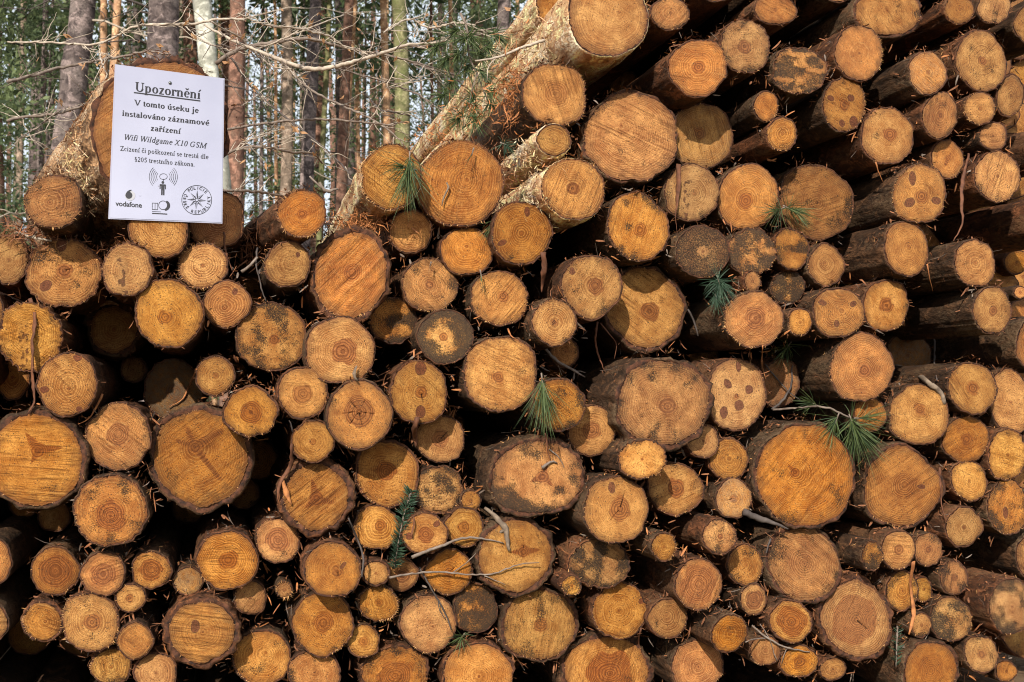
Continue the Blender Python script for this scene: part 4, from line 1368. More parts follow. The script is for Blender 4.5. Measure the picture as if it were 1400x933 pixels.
# ------------------------------------------------------------------ litter of bark crumbs and fibres between the logs
def build_litter():
    r_ = np.random.default_rng(77)
    for name, mat, cnt, rngl, rw in (("bark_litter", M_FLAKE, 6500, (.004, .022), (.0004, .0026)), ("wood_fibres", M_SPLINT, 900, (.004, .018), (.0004, .001)), ("dry_needles", M_TWIG, 1300, (.012, .04), (.0003, .0006))):
        own = [s for s in LOGS if s.p > -.15]
        wts = np.array([s.rm * (2.2 if (s.cy < np.interp(s.cx, [a for a, b in SIL], [b for a, b in SIL]) + 160) else 1) for s in own])
        pick = r_.choice(len(own), cnt, p=wts / wts.sum())
        P, U, T = [], [], []
        for i in pick:
            s = own[i]
            a = math.radians(r_.normal(95, 42))
            R = s.rm + s.b * s.mpp + .001 + r_.random() ** 2 * .012
            y = r_.exponential(.035) + .002
            u = np.array([math.cos(a), 0, math.sin(a)])
            P.append(s.ctr + u * R + np.array([0, y, 0]))
            U.append(u)
        P, U = np.array(P), np.array(U)
        L_ = r_.uniform(*rngl, cnt)
        wv = r_.uniform(*rw, cnt)
        al = r_.normal(0, 1, (cnt, 3)) * np.array([1, .8, .7])
        al -= U * (al * U).sum(1)[:, None] * .6
        al /= np.linalg.norm(al, axis=1)[:, None]
        side = np.cross(al, U)
        rows = []
        for k, tq in enumerate((0, .5, 1)):
            c = P + al * (L_ * (tq - .5))[:, None] + U * (L_ * ((tq - .5) ** 2) * r_.uniform(-.5, 1.2, cnt))[:, None]
            ww = wv * (.7, 1, .5)[k]
            rows += [c - side * ww[:, None], c + side * ww[:, None]]
        V = np.stack(rows, 1).reshape(-1, 3)
        k6 = np.arange(cnt) * 6
        o = link(name, make_mesh(name, V, [np.stack([k6, k6 + 1, k6 + 3, k6 + 2], 1), np.stack([k6 + 2, k6 + 3, k6 + 5, k6 + 4], 1)], mat, False))
        tag(o, {"bark_litter": "brown bark crumbs lying between the logs of the pile", "wood_fibres": "pale wood fibres scattered between the logs", "dry_needles": "dry brown needles and fibres in the gaps of the pile"}[name],
            {"bark_litter": "bark litter", "wood_fibres": "wood fibres", "dry_needles": "dry needles"}[name], None, "stuff")


build_litter()


def shred_clump(cx, cy, rad, n, mat, label, p, seed, length=(.012, .035)):
    r_ = np.random.default_rng(seed)
    o0 = np.array(at(cx, cy, p))
    P = r_.normal(0, 1, (n, 3)) * np.array([rad[0], .02 / PX, rad[1]]) * PX
    al = r_.normal(0, 1, (n, 3)) + np.array([0, 0, -.6])
    al /= np.linalg.norm(al, axis=1)[:, None]
    sd = np.cross(al, r_.normal(0, 1, (n, 3)))
    sd /= np.linalg.norm(sd, axis=1)[:, None]
    up = np.cross(sd, al)
    L_ = r_.uniform(*length, n)
    wv = r_.uniform(.0003, .0014, n)
    rows = []
    for tq, w in ((0, .6), (.35, 1), (.7, .9), (1, .3)):
        c = P + al * (L_ * tq)[:, None] + up * (L_ * tq * tq * r_.uniform(-.7, .7))[:, None]
        rows += [c - sd * (wv * w)[:, None], c + sd * (wv * w)[:, None]]
    V = np.stack(rows, 1).reshape(-1, 3)
    k = np.arange(n) * 8
    Q = np.concatenate([np.stack([k + a, k + a + 1, k + a + 3, k + a + 2], 1) for a in (0, 2, 4)])
    o = link("bark_shreds", make_mesh("bark_shreds", V, [Q], mat, False), None, o0)
    tag(o, label, "bark shreds", None, "stuff")


shred_clump(702, 118, (14, 26), 361, M_ORANGE, "tangled orange bark shreds hanging left of the high round log", .03, 1)
shred_clump(735, 62, (18, 20), 171, M_PAPER, "pale peeling bark shreds beside the top-edge log", .0, 2)
shred_clump(35, 318, (24, 8), 247, M_FLAKE, "bark shreds heaped at the left edge of the pile", .0, 3)
shred_clump(200, 338, (26, 6), 228, M_FLAKE, "bark shreds lying under the sign's lower edge", -.04, 4, (.008, .025))
shred_clump(490, 305, (34, 8), 285, M_ORANGE, "sunlit bark shreds above the grooved oblique log", .02, 5, (.008, .028))
shred_clump(345, 330, (12, 24), 228, M_FLAKE, "dark bark shreds left of the log right of the sign", -.1, 6)
shred_clump(725, 215, (16, 14), 228, M_PAPER, "pale flaking bark bits below the small peeling log", .02, 7, (.006, .02))
shred_clump(690, 245, (14, 30), 228, M_FLAKE, "brown bark litter filling the gap beside the bent-twig log", -.03, 8, (.006, .02))
shred_clump(740, 262, (14, 18), 228, M_PAPER, "bright peeling bark on the left side of the ringed log below the top", .06, 9, (.006, .02))
shred_clump(110, 240, (14, 28), 418, M_PAPER, "shaggy pale bark fibres left of the sign", -.02, 10, (.008, .03))
shred_clump(600, 188, (22, 12), 152, M_ORANGE, "sunlit orange bark crumbs on top of the pile before the forest", -.06, 11, (.006, .02))
shred_clump(640, 150, (20, 14), 114, M_ORANGE, "pale bark crumbs higher up on the slanting log body", -.1, 12, (.006, .02))



def gap_debris():
    r_ = np.random.default_rng(99)
    pts = []
    while len(pts) < 2600:
        px, py = r_.uniform(0, 1400), r_.uniform(60, 933)
        if py < np.interp(px, [a for a, b in SIL], [b for a, b in SIL]) + 15:
            continue
        if 140 < px < 315 and py < 325:
            continue
        inside, near, pm = False, 0, 9
        for s in LOGS:
            e = math.sqrt(((px - s.cx) / (s.rx + s.b)) ** 2 + ((py - s.cy) / (s.ry + s.b)) ** 2)
            if e < 1:
                inside = True
                break
            if (e - 1) * s.rx < 16 and s.p > -.15:
                near += 1
                pm = min(pm, s.p)
        if inside or near < 2:
            continue
        pts.append(np.array(at(px, py, pm - r_.exponential(.025))))
    P = np.array(pts)
    n = len(P)
    al = r_.normal(0, 1, (n, 3)) + np.array([0, 0, -.5])
    al /= np.linalg.norm(al, axis=1)[:, None]
    sd = np.cross(al, r_.normal(0, 1, (n, 3)))
    sd /= np.linalg.norm(sd, axis=1)[:, None]
    up = np.cross(sd, al)
    L_ = r_.uniform(.006, .026, n)
    wv = r_.uniform(.0004, .0022, n)
    cv = r_.uniform(-.7, .7, n)
    rows = []
    for tq, w in ((0, .6), (.35, 1), (.7, .9), (1, .3)):
        c = P + al * (L_ * (tq - .5))[:, None] + up * (L_ * tq * tq * cv)[:, None]
        rows += [c - sd * (wv * w)[:, None], c + sd * (wv * w)[:, None]]
    V = np.stack(rows, 1)
    for name, mat, sel, lab in (("bark_scraps", M_FLAKE, slice(0, 1500), "brown scraps of bark caught in the gaps between log ends"),
                                ("orange_bark_scraps", M_ORANGE, slice(1500, 2100), "orange scraps of inner bark caught between log ends"), ("dry_twig_bits", M_TWIG, slice(2100, 2600), "grey bits of twig caught between log ends")):
        v = V[sel].reshape(-1, 3)
        k = np.arange(len(v) // 8) * 8
        Q = np.concatenate([np.stack([k + a, k + a + 1, k + a + 3, k + a + 2], 1) for a in (0, 2, 4)])
        tag(link(name, make_mesh(name, v, [Q], mat, False)), lab, "bark scraps" if "bark" in name else "twig bits", None, "stuff")


gap_debris()

# ------------------------------------------------------------------ the sign
BIG = LOGS[6]
PS = BIG.p + .034


def on_sign(px, py, off=0.0):
    bow = .004 * math.sin(max(0, min(1, (py - 88) / 212)) * math.pi) + .0015 * ((px - 228) / 75) ** 2
    return np.array(at(px, py, PS - bow + .010 + off))


Q_OUT = ((157, 88), (307, 107.5), (304, 306), (148, 299.5))
Q_IN = ((159.3, 89.8), (305.6, 109.2), (302.8, 304.3), (150.3, 298))


def sheet(quad, off, nu=24, nv=30):
    (ax, ay), (bx, by), (cx, cy), (dx, dy) = quad
    V = []
    for j in range(nv + 1):
        v = j / nv
        for i in range(nu + 1):
            u = i / nu
            V.append(on_sign((1 - v) * ((1 - u) * ax + u * bx) + v * ((1 - u) * dx + u * cx), (1 - v) * ((1 - u) * ay + u * by) + v * ((1 - u) * dy + u * cy), off))
    n1 = nu + 1
    F = [(j * n1 + i, (j + 1) * n1 + i, (j + 1) * n1 + i + 1, j * n1 + i + 1) for j in range(nv) for i in range(nu)]
    return np.array(V), np.array(F)


def slab(quad, f, b):
    V1, F1 = sheet(quad, f)
    V2, F2 = sheet(quad, b)
    n = len(V1)
    nu, nv = 24, 30
    n1 = nu + 1
    loop = [i for i in range(n1)] + [j * n1 + nu for j in range(1, nv + 1)] + [nv * n1 + i for i in range(nu - 1, -1, -1)] + [j * n1 for j in range(nv - 1, 0, -1)]
    S_ = [(loop[k], loop[(k + 1) % len(loop)], loop[(k + 1) % len(loop)] + n, loop[k] + n) for k in range(len(loop))]
    return np.concatenate([V1, V2]), [F1, F2[:, ::-1] + n, np.array(S_)]


def mat_flat(name, col, rough=.6, spec=.3):
    g = N(name)
    return g.done(col, rough, None, spec)


M_INK = mat_flat("black_ink", (0.018, 0.018, 0.024), .45)
M_GREYINK = mat_flat("grey_ink", (0.35, 0.35, 0.38), .45)
g_ = N("white_paper")
tc_ = g_.n("ShaderNodeTexCoord").outputs["Object"]
pn = g_.noise(tc_, 8.0, 3.0, .5)
M_PAPERW = g_.done(g_.mix(g_.rng(pn, .35, .65), (0.36, 0.37, 0.475), (0.315, 0.325, 0.43)), .32, None, .5)
M_SLEEVE = mat_flat("laminate_edge", (0.33, 0.33, 0.42), .15, .6)
sign = D.objects.new("warning_sign", None)
C.objects.link(sign)
sign.location = at(228, 300, PS)
sign.empty_display_size = .05
tag(sign, "white laminated warning notice in Czech nailed to the largest thick-barked log", "sign")
SL = np.array(sign.location)
V, F = slab(Q_OUT, 0.0, -.0005)
link("laminate", make_mesh("laminate", V - SL, F, M_SLEEVE, False), sign)
V, F = slab(Q_IN, .0008, .0002)
link("paper", make_mesh("paper", V - SL, F, M_PAPERW, False), sign)


def polys_on_sign(polys, name, mat=M_INK, off=.0013):
    V, T4, T3 = [], [], []
    for pl in polys:
        k = len(V)
        V += [on_sign(x, y, off) for x, y in pl]
        if len(pl) == 4:
            T4.append((k, k + 1, k + 2, k + 3))
        elif len(pl) == 3:
            T3.append((k, k + 1, k + 2))
        else:
            for i in range(1, len(pl) - 1):
                T3.append((k, k + i, k + i + 1))
    o = link(name, make_mesh(name, np.array(V) - SL, [np.array(T4, int).reshape(-1, 4), np.array(T3, int).reshape(-1, 3)], mat, False), sign)
    o["kind"] = "stuff"
    return o


class Pen:
    def __init__(s, T, t):
        s.T, s.t, s.P = T, t, []

    def bar(s, x, y0, y1, w=None):
        w = w or s.T
        s.P.append([(x - w / 2, y0), (x + w / 2, y0), (x + w / 2, y1), (x - w / 2, y1)])

    def hb(s, x0, x1, y, h=None):
        h = h or s.t
        s.P.append([(x0, y - h / 2), (x1, y - h / 2), (x1, y + h / 2), (x0, y + h / 2)])

    def dg(s, x0, y0, x1, y1, w=None):
        w = w or s.T
        s.P.append([(x0 - w / 2, y0), (x0 + w / 2, y0), (x1 + w / 2, y1), (x1 - w / 2, y1)])

    def arc(s, cx, cy, rx, ry, a0, a1, n=None, T=None):
        n = n or max(6, int(abs(a1 - a0) / 15))
        T = T or s.T
        pr = None
        for k in range(n + 1):
            a = math.radians(a0 + (a1 - a0) * k / n)
            c, q = math.cos(a), math.sin(a)
            w = (s.t + (T - s.t) * abs(c) ** 1.3) / 2
            o = ((cx + (rx + w) * c, cy + (ry + w) * q), (cx + (rx - w) * c, cy + (ry - w) * q))
            if pr:
                s.P.append([pr[0], o[0], o[1], pr[1]])
            pr = o

    def dot(s, x, y, r):
        s.P.append([(x + r * math.cos(a), y + r * math.sin(a)) for a in (i * math.pi / 4 for i in range(8))])

    def sf(s, x, y, w=.2):
        s.hb(x - w / 2, x + w / 2, y + (s.t / 2 if y < .1 else -s.t / 2))

    def glyph(s, ch):
        b = ch
        acc = None
        for k, v in (("á", "a'"), ("í", "ı'"), ("ú", "u'"), ("é", "e'"), ("ě", "e^"), ("ř", "r^"), ("č", "c^"), ("š", "s^")):
            if ch == k:
                b, acc = v[0], v[1]
        T, t = s.T, s.t
        adv = .5
        cx = .25
        if b == 'o': s.arc(.25, .225, .16, .2, 0, 360)
        elif b == 'e': s.arc(.24, .225, .15, .2, 8, 318); s.hb(.09, .39, .25); adv = .45; cx = .24
        elif b == 'c': s.arc(.24, .225, .15, .2, 50, 315); s.dot(.34, .35, T * .5); adv = .44
        elif b == 'a': s.bar(.33, .05, .33); s.arc(.22, .33, .11, .1, 0, 165); s.arc(.21, .13, .11, .11, 70, 330); s.hb(.33, .43, .03, t * 1.3); adv = .46; cx = .22
        elif b in 'nh':
            s.bar(.12, 0, .44 if b == 'n' else .68); s.bar(.39, 0, .3); s.arc(.265, .3, .125, .12, 0, 140); s.sf(.12, 0); s.sf(.39, 0); s.hb(.02, .12, .42 if b == 'n' else .66); adv = .53; cx = .27
        elif b == 'm':
            s.bar(.12, 0, .44); s.bar(.38, 0, .3); s.bar(.64, 0, .3); s.arc(.26, .3, .12, .12, 0, 140); s.arc(.52, .3, .12, .12, 0, 140); s.sf(.12, 0); s.sf(.38, 0); s.sf(.64, 0); s.hb(.02, .12, .42); adv = .78
        elif b == 'u': s.bar(.12, .12, .44); s.bar(.39, 0, .44); s.arc(.255, .14, .135, .12, 180, 340); s.hb(.02, .12, .42); s.hb(.3, .39, .42); s.hb(.39, .49, .02); adv = .53; cx = .26
        elif b == 'r': s.bar(.12, 0, .44); s.arc(.24, .3, .11, .12, 50, 150); s.dot(.33, .38, T * .55); s.sf(.12, 0, .22); s.hb(.02, .12, .42); adv = .38; cx = .2
        elif b == 's': s.arc(.19, .335, .1, .09, 30, 250); s.arc(.19, .12, .11, .1, 70, -150); s.dg(.12, .28, .27, .17, T); adv = .38; cx = .19
        elif b == 't': s.bar(.14, .08, .56); s.hb(.03, .27, .42); s.arc(.21, .09, .07, .07, 180, 330); adv = .3
        elif b in 'iı': s.bar(.13, 0, .44); s.sf(.13, 0, .22); s.hb(.04, .13, .42); adv = .28; cx = .15; (b == 'i' and s.dot(.13, .6, T * .6))
        elif b == 'l': s.bar(.13, 0, .68); s.sf(.13, 0, .22); s.hb(.04, .13, .66); adv = .28
        elif b == 'k': s.bar(.12, 0, .68); s.sf(.12, 0); s.dg(.18, .18, .4, .43, t * 1.6); s.dg(.42, 0, .25, .26); s.hb(.31, .48, .42); s.hb(.33, .52, .02); s.hb(.03, .12, .66); adv = .53
        elif b == 'v': s.dg(.08, .44, .24, 0); s.dg(.42, .44, .25, 0, t * 1.5); s.sf(.09, .44, .18); s.sf(.42, .44, .14); adv = .49
        elif b == 'z': s.hb(.05, .38, .42, t * 1.3); s.hb(.04, .4, .02, t * 1.3); s.dg(.33, .42, .1, .02, T * 1.05); adv = .43; cx = .2
        elif b == 'j': s.bar(.14, -.1, .44); s.arc(.06, -.1, .08, .08, 0, -150); s.dot(.14, .6, T * .6); s.hb(.05, .14, .42); adv = .28
        elif b == 'p': s.bar(.12, -.2, .44); s.arc(.26, .225, .15, .2, -150, 150); s.sf(.12, -.2 if T > 1 else -.2, .22); s.hb(.02, .12, .42); adv = .53
        elif b == 'd': s.bar(.4, 0, .68); s.arc(.25, .22, .14, .2, 35, 325); s.hb(.3, .4, .66); s.hb(.4, .5, .02); adv = .53
        elif b == 'g': s.arc(.22, .3, .11, .13, 0, 360); s.arc(.23, -.07, .16, .1, 0, 360); s.dg(.14, .16, .16, .04, t * 2); s.hb(.3, .44, .42, t * 1.5); adv = .47
        elif b == 'f': s.bar(.14, 0, .56); s.arc(.23, .56, .09, .1, 30, 180); s.hb(.03, .27, .42); s.sf(.14, 0, .22); adv = .31
        elif b == 'U': s.bar(.14, .2, .66); s.bar(.56, .2, .66, t * 1.5); s.arc(.35, .22, .21, .21, 180, 360); s.sf(.14, .66, .26); s.sf(.56, .66, .22); adv = .71
        elif b == 'V': s.dg(.1, .66, .36, 0); s.dg(.61, .66, .37, 0, t * 1.5); s.sf(.1, .66, .24); s.sf(.61, .66, .2); adv = .7
        elif b == 'W': s.dg(.1, .66, .29, 0); s.dg(.47, .66, .3, 0, t * 1.5); s.dg(.47, .66, .66, 0); s.dg(.86, .66, .67, 0, t * 1.5); s.sf(.1, .66, .2); s.sf(.47, .66, .2); s.sf(.87, .66, .2); adv = .94
        elif b == 'X': s.dg(.14, .66, .56, 0); s.dg(.55, .66, .13, 0, t * 1.5); s.sf(.14, .66, .24); s.sf(.55, .66, .2); s.sf(.57, 0, .24); s.sf(.13, 0, .2); adv = .7
        elif b == 'G': s.arc(.37, .33, .27, .31, 45, 325); s.bar(.58, .06, .3); s.sf(.58, .32, .22); s.bar(.58, .5, .66, t); adv = .74
        elif b == 'S': s.arc(.27, .49, .15, .15, 25, 255); s.arc(.27, .17, .16, .15, 75, -150); s.dg(.17, .42, .37, .24, T); s.bar(.43, .5, .66, t); adv = .55
        elif b == 'M': s.bar(.13, 0, .66, t * 1.5); s.bar(.75, 0, .66); s.dg(.15, .66, .43, .04); s.dg(.73, .66, .45, .04, t * 1.5); s.sf(.12, 0); s.sf(.75, 0, .24); s.sf(.1, .66, .16); s.sf(.78, .66, .18); adv = .88
        elif b == 'Z': s.hb(.06, .56, .64, t * 1.3); s.hb(.05, .57, .02, t * 1.3); s.dg(.5, .64, .12, .02, T); s.bar(.07, .52, .64, t); s.bar(.56, .02, .16, t); adv = .61
        elif b == '1': s.bar(.26, 0, .66); s.sf(.26, 0, .26); s.hb(.14, .26, .6); 
        elif b == '0': s.arc(.25, .33, .16, .31, 0, 360)
        elif b == '2': s.arc(.24, .48, .14, .16, -20, 165); s.dg(.37, .4, .1, .04, T * .8); s.hb(.07, .43, .035, t * 2.2)
        elif b == '5': s.hb(.15, .42, .62, t * 2); s.dg(.16, .62, .12, .38, t * 1.4); s.arc(.22, .21, .17, .19, -140, 120)
        elif b == '§': s.arc(.24, .53, .1, .1, 30, 250); s.arc(.25, .3, .12, .11, 0, 360); s.arc(.25, .07, .1, .1, 70, -150); adv = .48
        elif b == '.': s.dot(.1, .04, .05 + T * .15); adv = .22
        elif b == ' ': adv = .24
        if acc == "'":
            s.dg(cx + .1, .68, cx - .02, .52, t * 2)
        if acc == "^":
            s.dg(cx - .1, .66, cx, .53, t * 2); s.dg(cx + .1, .66, cx, .53, t * 2)
        return adv


def text_line(txt, p0, p1, cap, T, t, italic=0.0, name="lettering"):
    pen = Pen(T, t)
    x = 0
    allp = []
    for ch in txt:
        pen.P = []
        adv = pen.glyph(ch)
        allp += [[(x + px, py) for px, py in pl] for pl in pen.P]
        x += adv + .015
    (ax, ay), (bx, by) = p0, p1
    ux, uy = (bx - ax) / x, (by - ay) / x
    sc = cap / .66
    vx, vy = .04 * sc + italic * sc, -sc
    out = [[(ax + px * ux + py * vx, ay + px * uy + py * vy) for px, py in pl] for pl in allp]
    polys_on_sign(out, name)


text_line("Upozornění", (184.6, 124.6), (274.6, 135.8), 12.4, .14, .05)
polys_on_sign([[(183 + 90.8 * i / 12, 125.9 + 11.5 * i / 12), (183 + 90.8 * (i + 1) / 12, 125.9 + 11.5 * (i + 1) / 12), (183 + 90.8 * (i + 1) / 12, 127.5 + 11.5 * (i + 1) / 12), (183 + 90.8 * i / 12, 127.5 + 11.5 * i / 12)] for i in range(12)], "underline")
text_line("V tomto úseku je", (183.5, 143.8), (271.8, 154.9), 7.4, .145, .065)
text_line("instalováno záznamové", (166.8, 158.4), (286.2, 171.9), 7.3, .145, .065)
text_line("zařízení", (205.6, 178.6), (247.2, 183.4), 7.3, .145, .065)
text_line("Wifi Wildgame X10 GSM", (168.6, 190.8), (281.6, 203.2), 7.2, .105, .055, .24)
text_line("Zcizení či poškození se trestá dle", (164.0, 206.0), (285.2, 217.8), 6.2, .11, .06)
text_line("§205 trestního zákona.", (183.4, 220.8), (266.4, 228.0), 6.2, .11, .06)


def ring_polys(cx, cy, rx, ry, w, a0=0, a1=360, n=40):
    out, pr = [], None
    for k in range(n + 1):
        a = math.radians(a0 + (a1 - a0) * k / n)
        o = ((cx + (rx + w / 2) * math.cos(a), cy - (ry + w / 2) * math.sin(a)), (cx + (rx - w / 2) * math.cos(a), cy - (ry - w / 2) * math.sin(a)))
        if pr:
            out.append([pr[0], o[0], o[1], pr[1]])
        pr = o
    return out


def disc(cx, cy, r, n=20, ry=None):
    return [(cx + r * math.cos(2 * math.pi * k / n), cy - (ry or r) * math.sin(2 * math.pi * k / n)) for k in range(n)]


# radio waves and the standing figure
P_ = ring_polys(223.4, 241.6, 5.2, 3.9, .6)
for k in range(5):
    r = 8.5 + 2.5 * k
    P_ += ring_polys(222.5, 242, r, r * .95, .55, 142 - 2 * k, 214 + k * 2, 12)
    P_ += ring_polys(224.0, 242, r, r * .95, .55, -34 - k * 2, 36 + 2 * k, 12)
P_ += [[(222.9, 245), (223.9, 245), (223.7, 247.4), (223.1, 247.4)]]
polys_on_sign(P_, "radio_waves")
P_ = [disc(222.6, 249.6, 1.9), [(219.0, 252), (226.2, 252.4), (225.8, 254.6), (219.2, 254.2)], [(220.3, 252.1), (225.1, 252.5), (224.8, 259.5), (220.3, 259.3)],
      [(218.3, 252.3), (219.6, 252.2), (219.4, 258.6), (218.1, 258.5)], [(225.7, 252.6), (226.9, 252.8), (226.7, 259), (225.5, 258.9)],
      [(220.3, 259.2), (222.4, 259.3), (222.2, 267), (220.2, 266.9)], [(222.8, 259.4), (224.9, 259.5), (224.7, 267.2), (222.8, 267.1)]]
polys_on_sign(P_, "standing_figure")


def sans(txt, bold=.02):
    cu = D.curves.new("t", 'FONT')
    cu.body = txt
    cu.offset = bold
    ob = D.objects.new("t", cu)
    C.objects.link(ob)
    dg = bpy.context.evaluated_depsgraph_get()
    dg.update()
    me = D.meshes.new_from_object(ob.evaluated_get(dg))
    v = np.array([q.co[:2] for q in me.vertices]) if len(me.vertices) else np.zeros((0, 2))
    me.calc_loop_triangles()
    f = [[tuple(v[i]) for i in pl.vertices] for pl in me.loop_triangles]
    D.objects.remove(ob)
    D.meshes.remove(me)
    D.curves.remove(cu)
    return v, f


v, f = sans("vodafone", .022)
w_ = v[:, 0].max() - v[:, 0].min()
x0 = v[:, 0].min()
polys_on_sign([[(157.8 + (x - x0) / w_ * 36.2 + .0, 281.4 + (x - x0) / w_ * 2.6 - y * 9.4) for x, y in pl] for pl in f], "brand_lettering")
polys_on_sign([disc(178, 267.6, 6.9, 28)], "logo_disc", M_GREYINK, .0013)
comma = [disc(176.2, 267.2, 4.7, 24), [(172.2, 264.6), (174.2, 261.6), (177.2, 259.8), (179.8, 259.6), (179.4, 260.9), (177.6, 262.0), (176.4, 264.4)]]
polys_on_sign(comma, "logo_mark", M_INK, .0017)
# small rectangle-and-circle logo
P_ = []
for a, b in (((208.2, 277.4), (215.8, 277.8)), ((208.0, 286.2), (215.6, 286.6))):
    P_.append([a, b, (b[0], b[1] + .7), (a[0], a[1] + .7)])
for x in (208.2, 212, 215.6):
    P_.append([(x - .3, 277.4), (x + .3, 277.4), (x + .2, 286.8), (x - .4, 286.8)])
P_ += ring_polys(222.8, 280.8, 5.9, 5.9, .7)
for k in range(12):
    a0, a1 = (math.radians(-70 + k * 10), math.radians(-60 + k * 10))
    i0, i1 = 6.2, 6.2
    e0, e1 = 6.4 + 3.4 * math.cos(a0 + .15), 6.4 + 3.4 * math.cos(a1 + .15)
    P_.append([(222.8 + i0 * math.cos(a0), 280.8 - i0 * math.sin(a0)), (222.8 + e0 * math.cos(a0), 280.8 - e0 * math.sin(a0)), (222.8 + e1 * math.cos(a1), 280.8 - e1 * math.sin(a1)), (222.8 + i1 * math.cos(a1), 280.8 - i1 * math.sin(a1))])
P_.append([(208, 289), (220, 289.6), (220, 290.2), (208, 289.6)])
P_.append([(208, 291.2), (228.6, 292.2), (228.6, 293.6), (208, 292.6)])
polys_on_sign(P_, "small_logo", M_INK)
# police emblem
ex_, ey_ = 268.9, 273.7
P_ = ring_polys(ex_, ey_, 20.4, 19.9, .75, 0, 360, 64)
for k in range(8):
    a = math.radians(90 + 45 * k - 4)
    R = 13.6 if k % 2 == 0 else 13.2
    b0, b1 = a - math.radians(22), a + math.radians(22)
    c0 = (ex_ + 4.6 * math.cos(b0), ey_ - 4.6 * math.sin(b0))
    c1 = (ex_ + 4.6 * math.cos(b1), ey_ - 4.6 * math.sin(b1))
    tip = (ex_ + R * math.cos(a), ey_ - R * math.sin(a))
    inn = (ex_ + 1.6 * math.cos(a), ey_ - 1.6 * math.sin(a))
    P_.append([inn, c0, tip])
    dx, dy = tip[0] - c1[0], tip[1] - c1[1]
    P_.append([c1, (c1[0] + .55 * (inn[0] - c1[0]) * .4, c1[1] + .55 * (inn[1] - c1[1]) * .4), tip])
P_ += ring_polys(ex_, ey_, 2.6, 2.6, .8, 45, 405, 4)
polys_on_sign(P_, "compass_star")


def circ_text(txt, a0, a1, outward):
    out = []
    for i, ch in enumerate(txt):
        if ch == ' ':
            continue
        v, f = sans(ch, .022)
        if not len(v):
            continue
        a = math.radians(a0 + (a1 - a0) * i / (len(txt) - 1))
        cx = (v[:, 0].max() + v[:, 0].min()) / 2
        sc = 5.9
        for pl in f:
            q = []
            for x, y in pl:
                lx, ly = (x - cx) * sc, (y - .33) * sc
                R = 16.9
                if outward:
                    rad, tn = R + ly, -lx
                else:
                    rad, tn = R - ly, lx
                q.append((ex_ + rad * math.cos(a) - tn * math.sin(a), ey_ - (rad * math.sin(a) + tn * math.cos(a)) * .975))
            out.append(q)
    return out


polys_on_sign(circ_text("POLICIE", 128, 42, True) + circ_text("ČESKÉ REPUBLIKY", 158, 372, False), "emblem_lettering")
# nail
r0 = on_sign(232.5, 113.5, .0015) - SL
V = []
for k, (rad, dy) in enumerate(((.0001, -.0022), (.0022, -.0018), (.0030, -.0006), (.0030, 0), (.0010, .0004), (.0010, .03))):
    V += [r0 + np.array([rad * math.cos(a), dy, rad * math.sin(a)]) for a in (2 * math.pi * j / 12 for j in range(12))]
F = [(k * 12 + j, k * 12 + (j + 1) % 12, (k + 1) * 12 + (j + 1) % 12, (k + 1) * 12 + j) for k in range(5) for j in range(12)]
mn = mat_flat("steel_nail", (0.16, 0.17, 0.16), .35, .5)
mn.node_tree.nodes["Principled BSDF"].inputs["Metallic"].default_value = .7
link("nail", make_mesh("nail", np.array(V), [np.array(F)], mn), sign)

# ------------------------------------------------------------------ forest
M_T = {
    "dark": mat_bark("furrowed_dark_trunk", (0.055, 0.042, 0.042), (0.17, 0.13, 0.12), (0.33, 0.27, 0.24), .5, .35, 1.0),
    "red": mat_bark("reddish_trunk", (0.11, 0.055, 0.04), (0.22, 0.115, 0.08), (0.36, 0.24, 0.17), .5, .35, .8),
    "orange": mat_bark("orange_pine_trunk", (0.36, 0.18, 0.09), (0.52, 0.30, 0.17), (0.66, 0.47, 0.32), .5, .4, .6),
    "tan": mat_bark("tan_trunk", (0.15, 0.11, 0.08), (0.30, 0.22, 0.165), (0.44, 0.35, 0.27), .5, .35, .8),
    "smooth": mat_bark("smooth_grey_trunk", (0.30, 0.30, 0.24), (0.40, 0.39, 0.33), (0.50, 0.49, 0.42), .4, .2, .15),
    "moss": mat_bark("mossy_trunk", (0.10, 0.105, 0.04), (0.19, 0.17, 0.09), (0.24, 0.26, 0.10), .6, .35, .8),
}


def foliage(n, centres, rads, size, seed, drop=.5):
    r_ = np.random.default_rng(seed)
    k = r_.integers(0, len(centres), n)
    d = r_.normal(0, 1, (n, 3))
    d /= np.linalg.norm(d, axis=1)[:, None]
    c = centres[k] + d * (rads[k] * r_.random(n) ** .5)[:, None] * np.array([1, 1, .6])
    a = r_.normal(0, 1, (n, 3))
    a /= np.linalg.norm(a, axis=1)[:, None]
    b = np.cross(a, r_.normal(0, 1, (n, 3)))
    b /= np.linalg.norm(b, axis=1)[:, None]
    s_ = size * r_.uniform(.5, 1.4, n)
    V = np.stack([c - a * s_[:, None], c + a * s_[:, None] * .2 + b * s_[:, None] * .45, c + a * s_[:, None], c - b * s_[:, None] * .3], 1).reshape(-1, 3)
    q = np.arange(n) * 4
    return V, np.stack([q, q + 1, q + 2, q + 3], 1)


def trunk_mesh(P0, P1, r0, r1, seed, mat, n=46, sides=20):
    t = np.linspace(0, 1, n)
    pts = P0[None] * (1 - t)[:, None] + P1[None] * t[:, None]
    L_ = np.linalg.norm(P1 - P0)
    pts[:, 0] += (vnoise(np.stack([t * L_ * .5, t * 0, t * 0 + seed], 1), seed) - .5) * r0 * .9
    V, Q, T = tube(pts - P0, np.linspace(r0, r1, n), sides, 1, seed, .05)
    return make_mesh("trunk", V, [Q, T], mat)


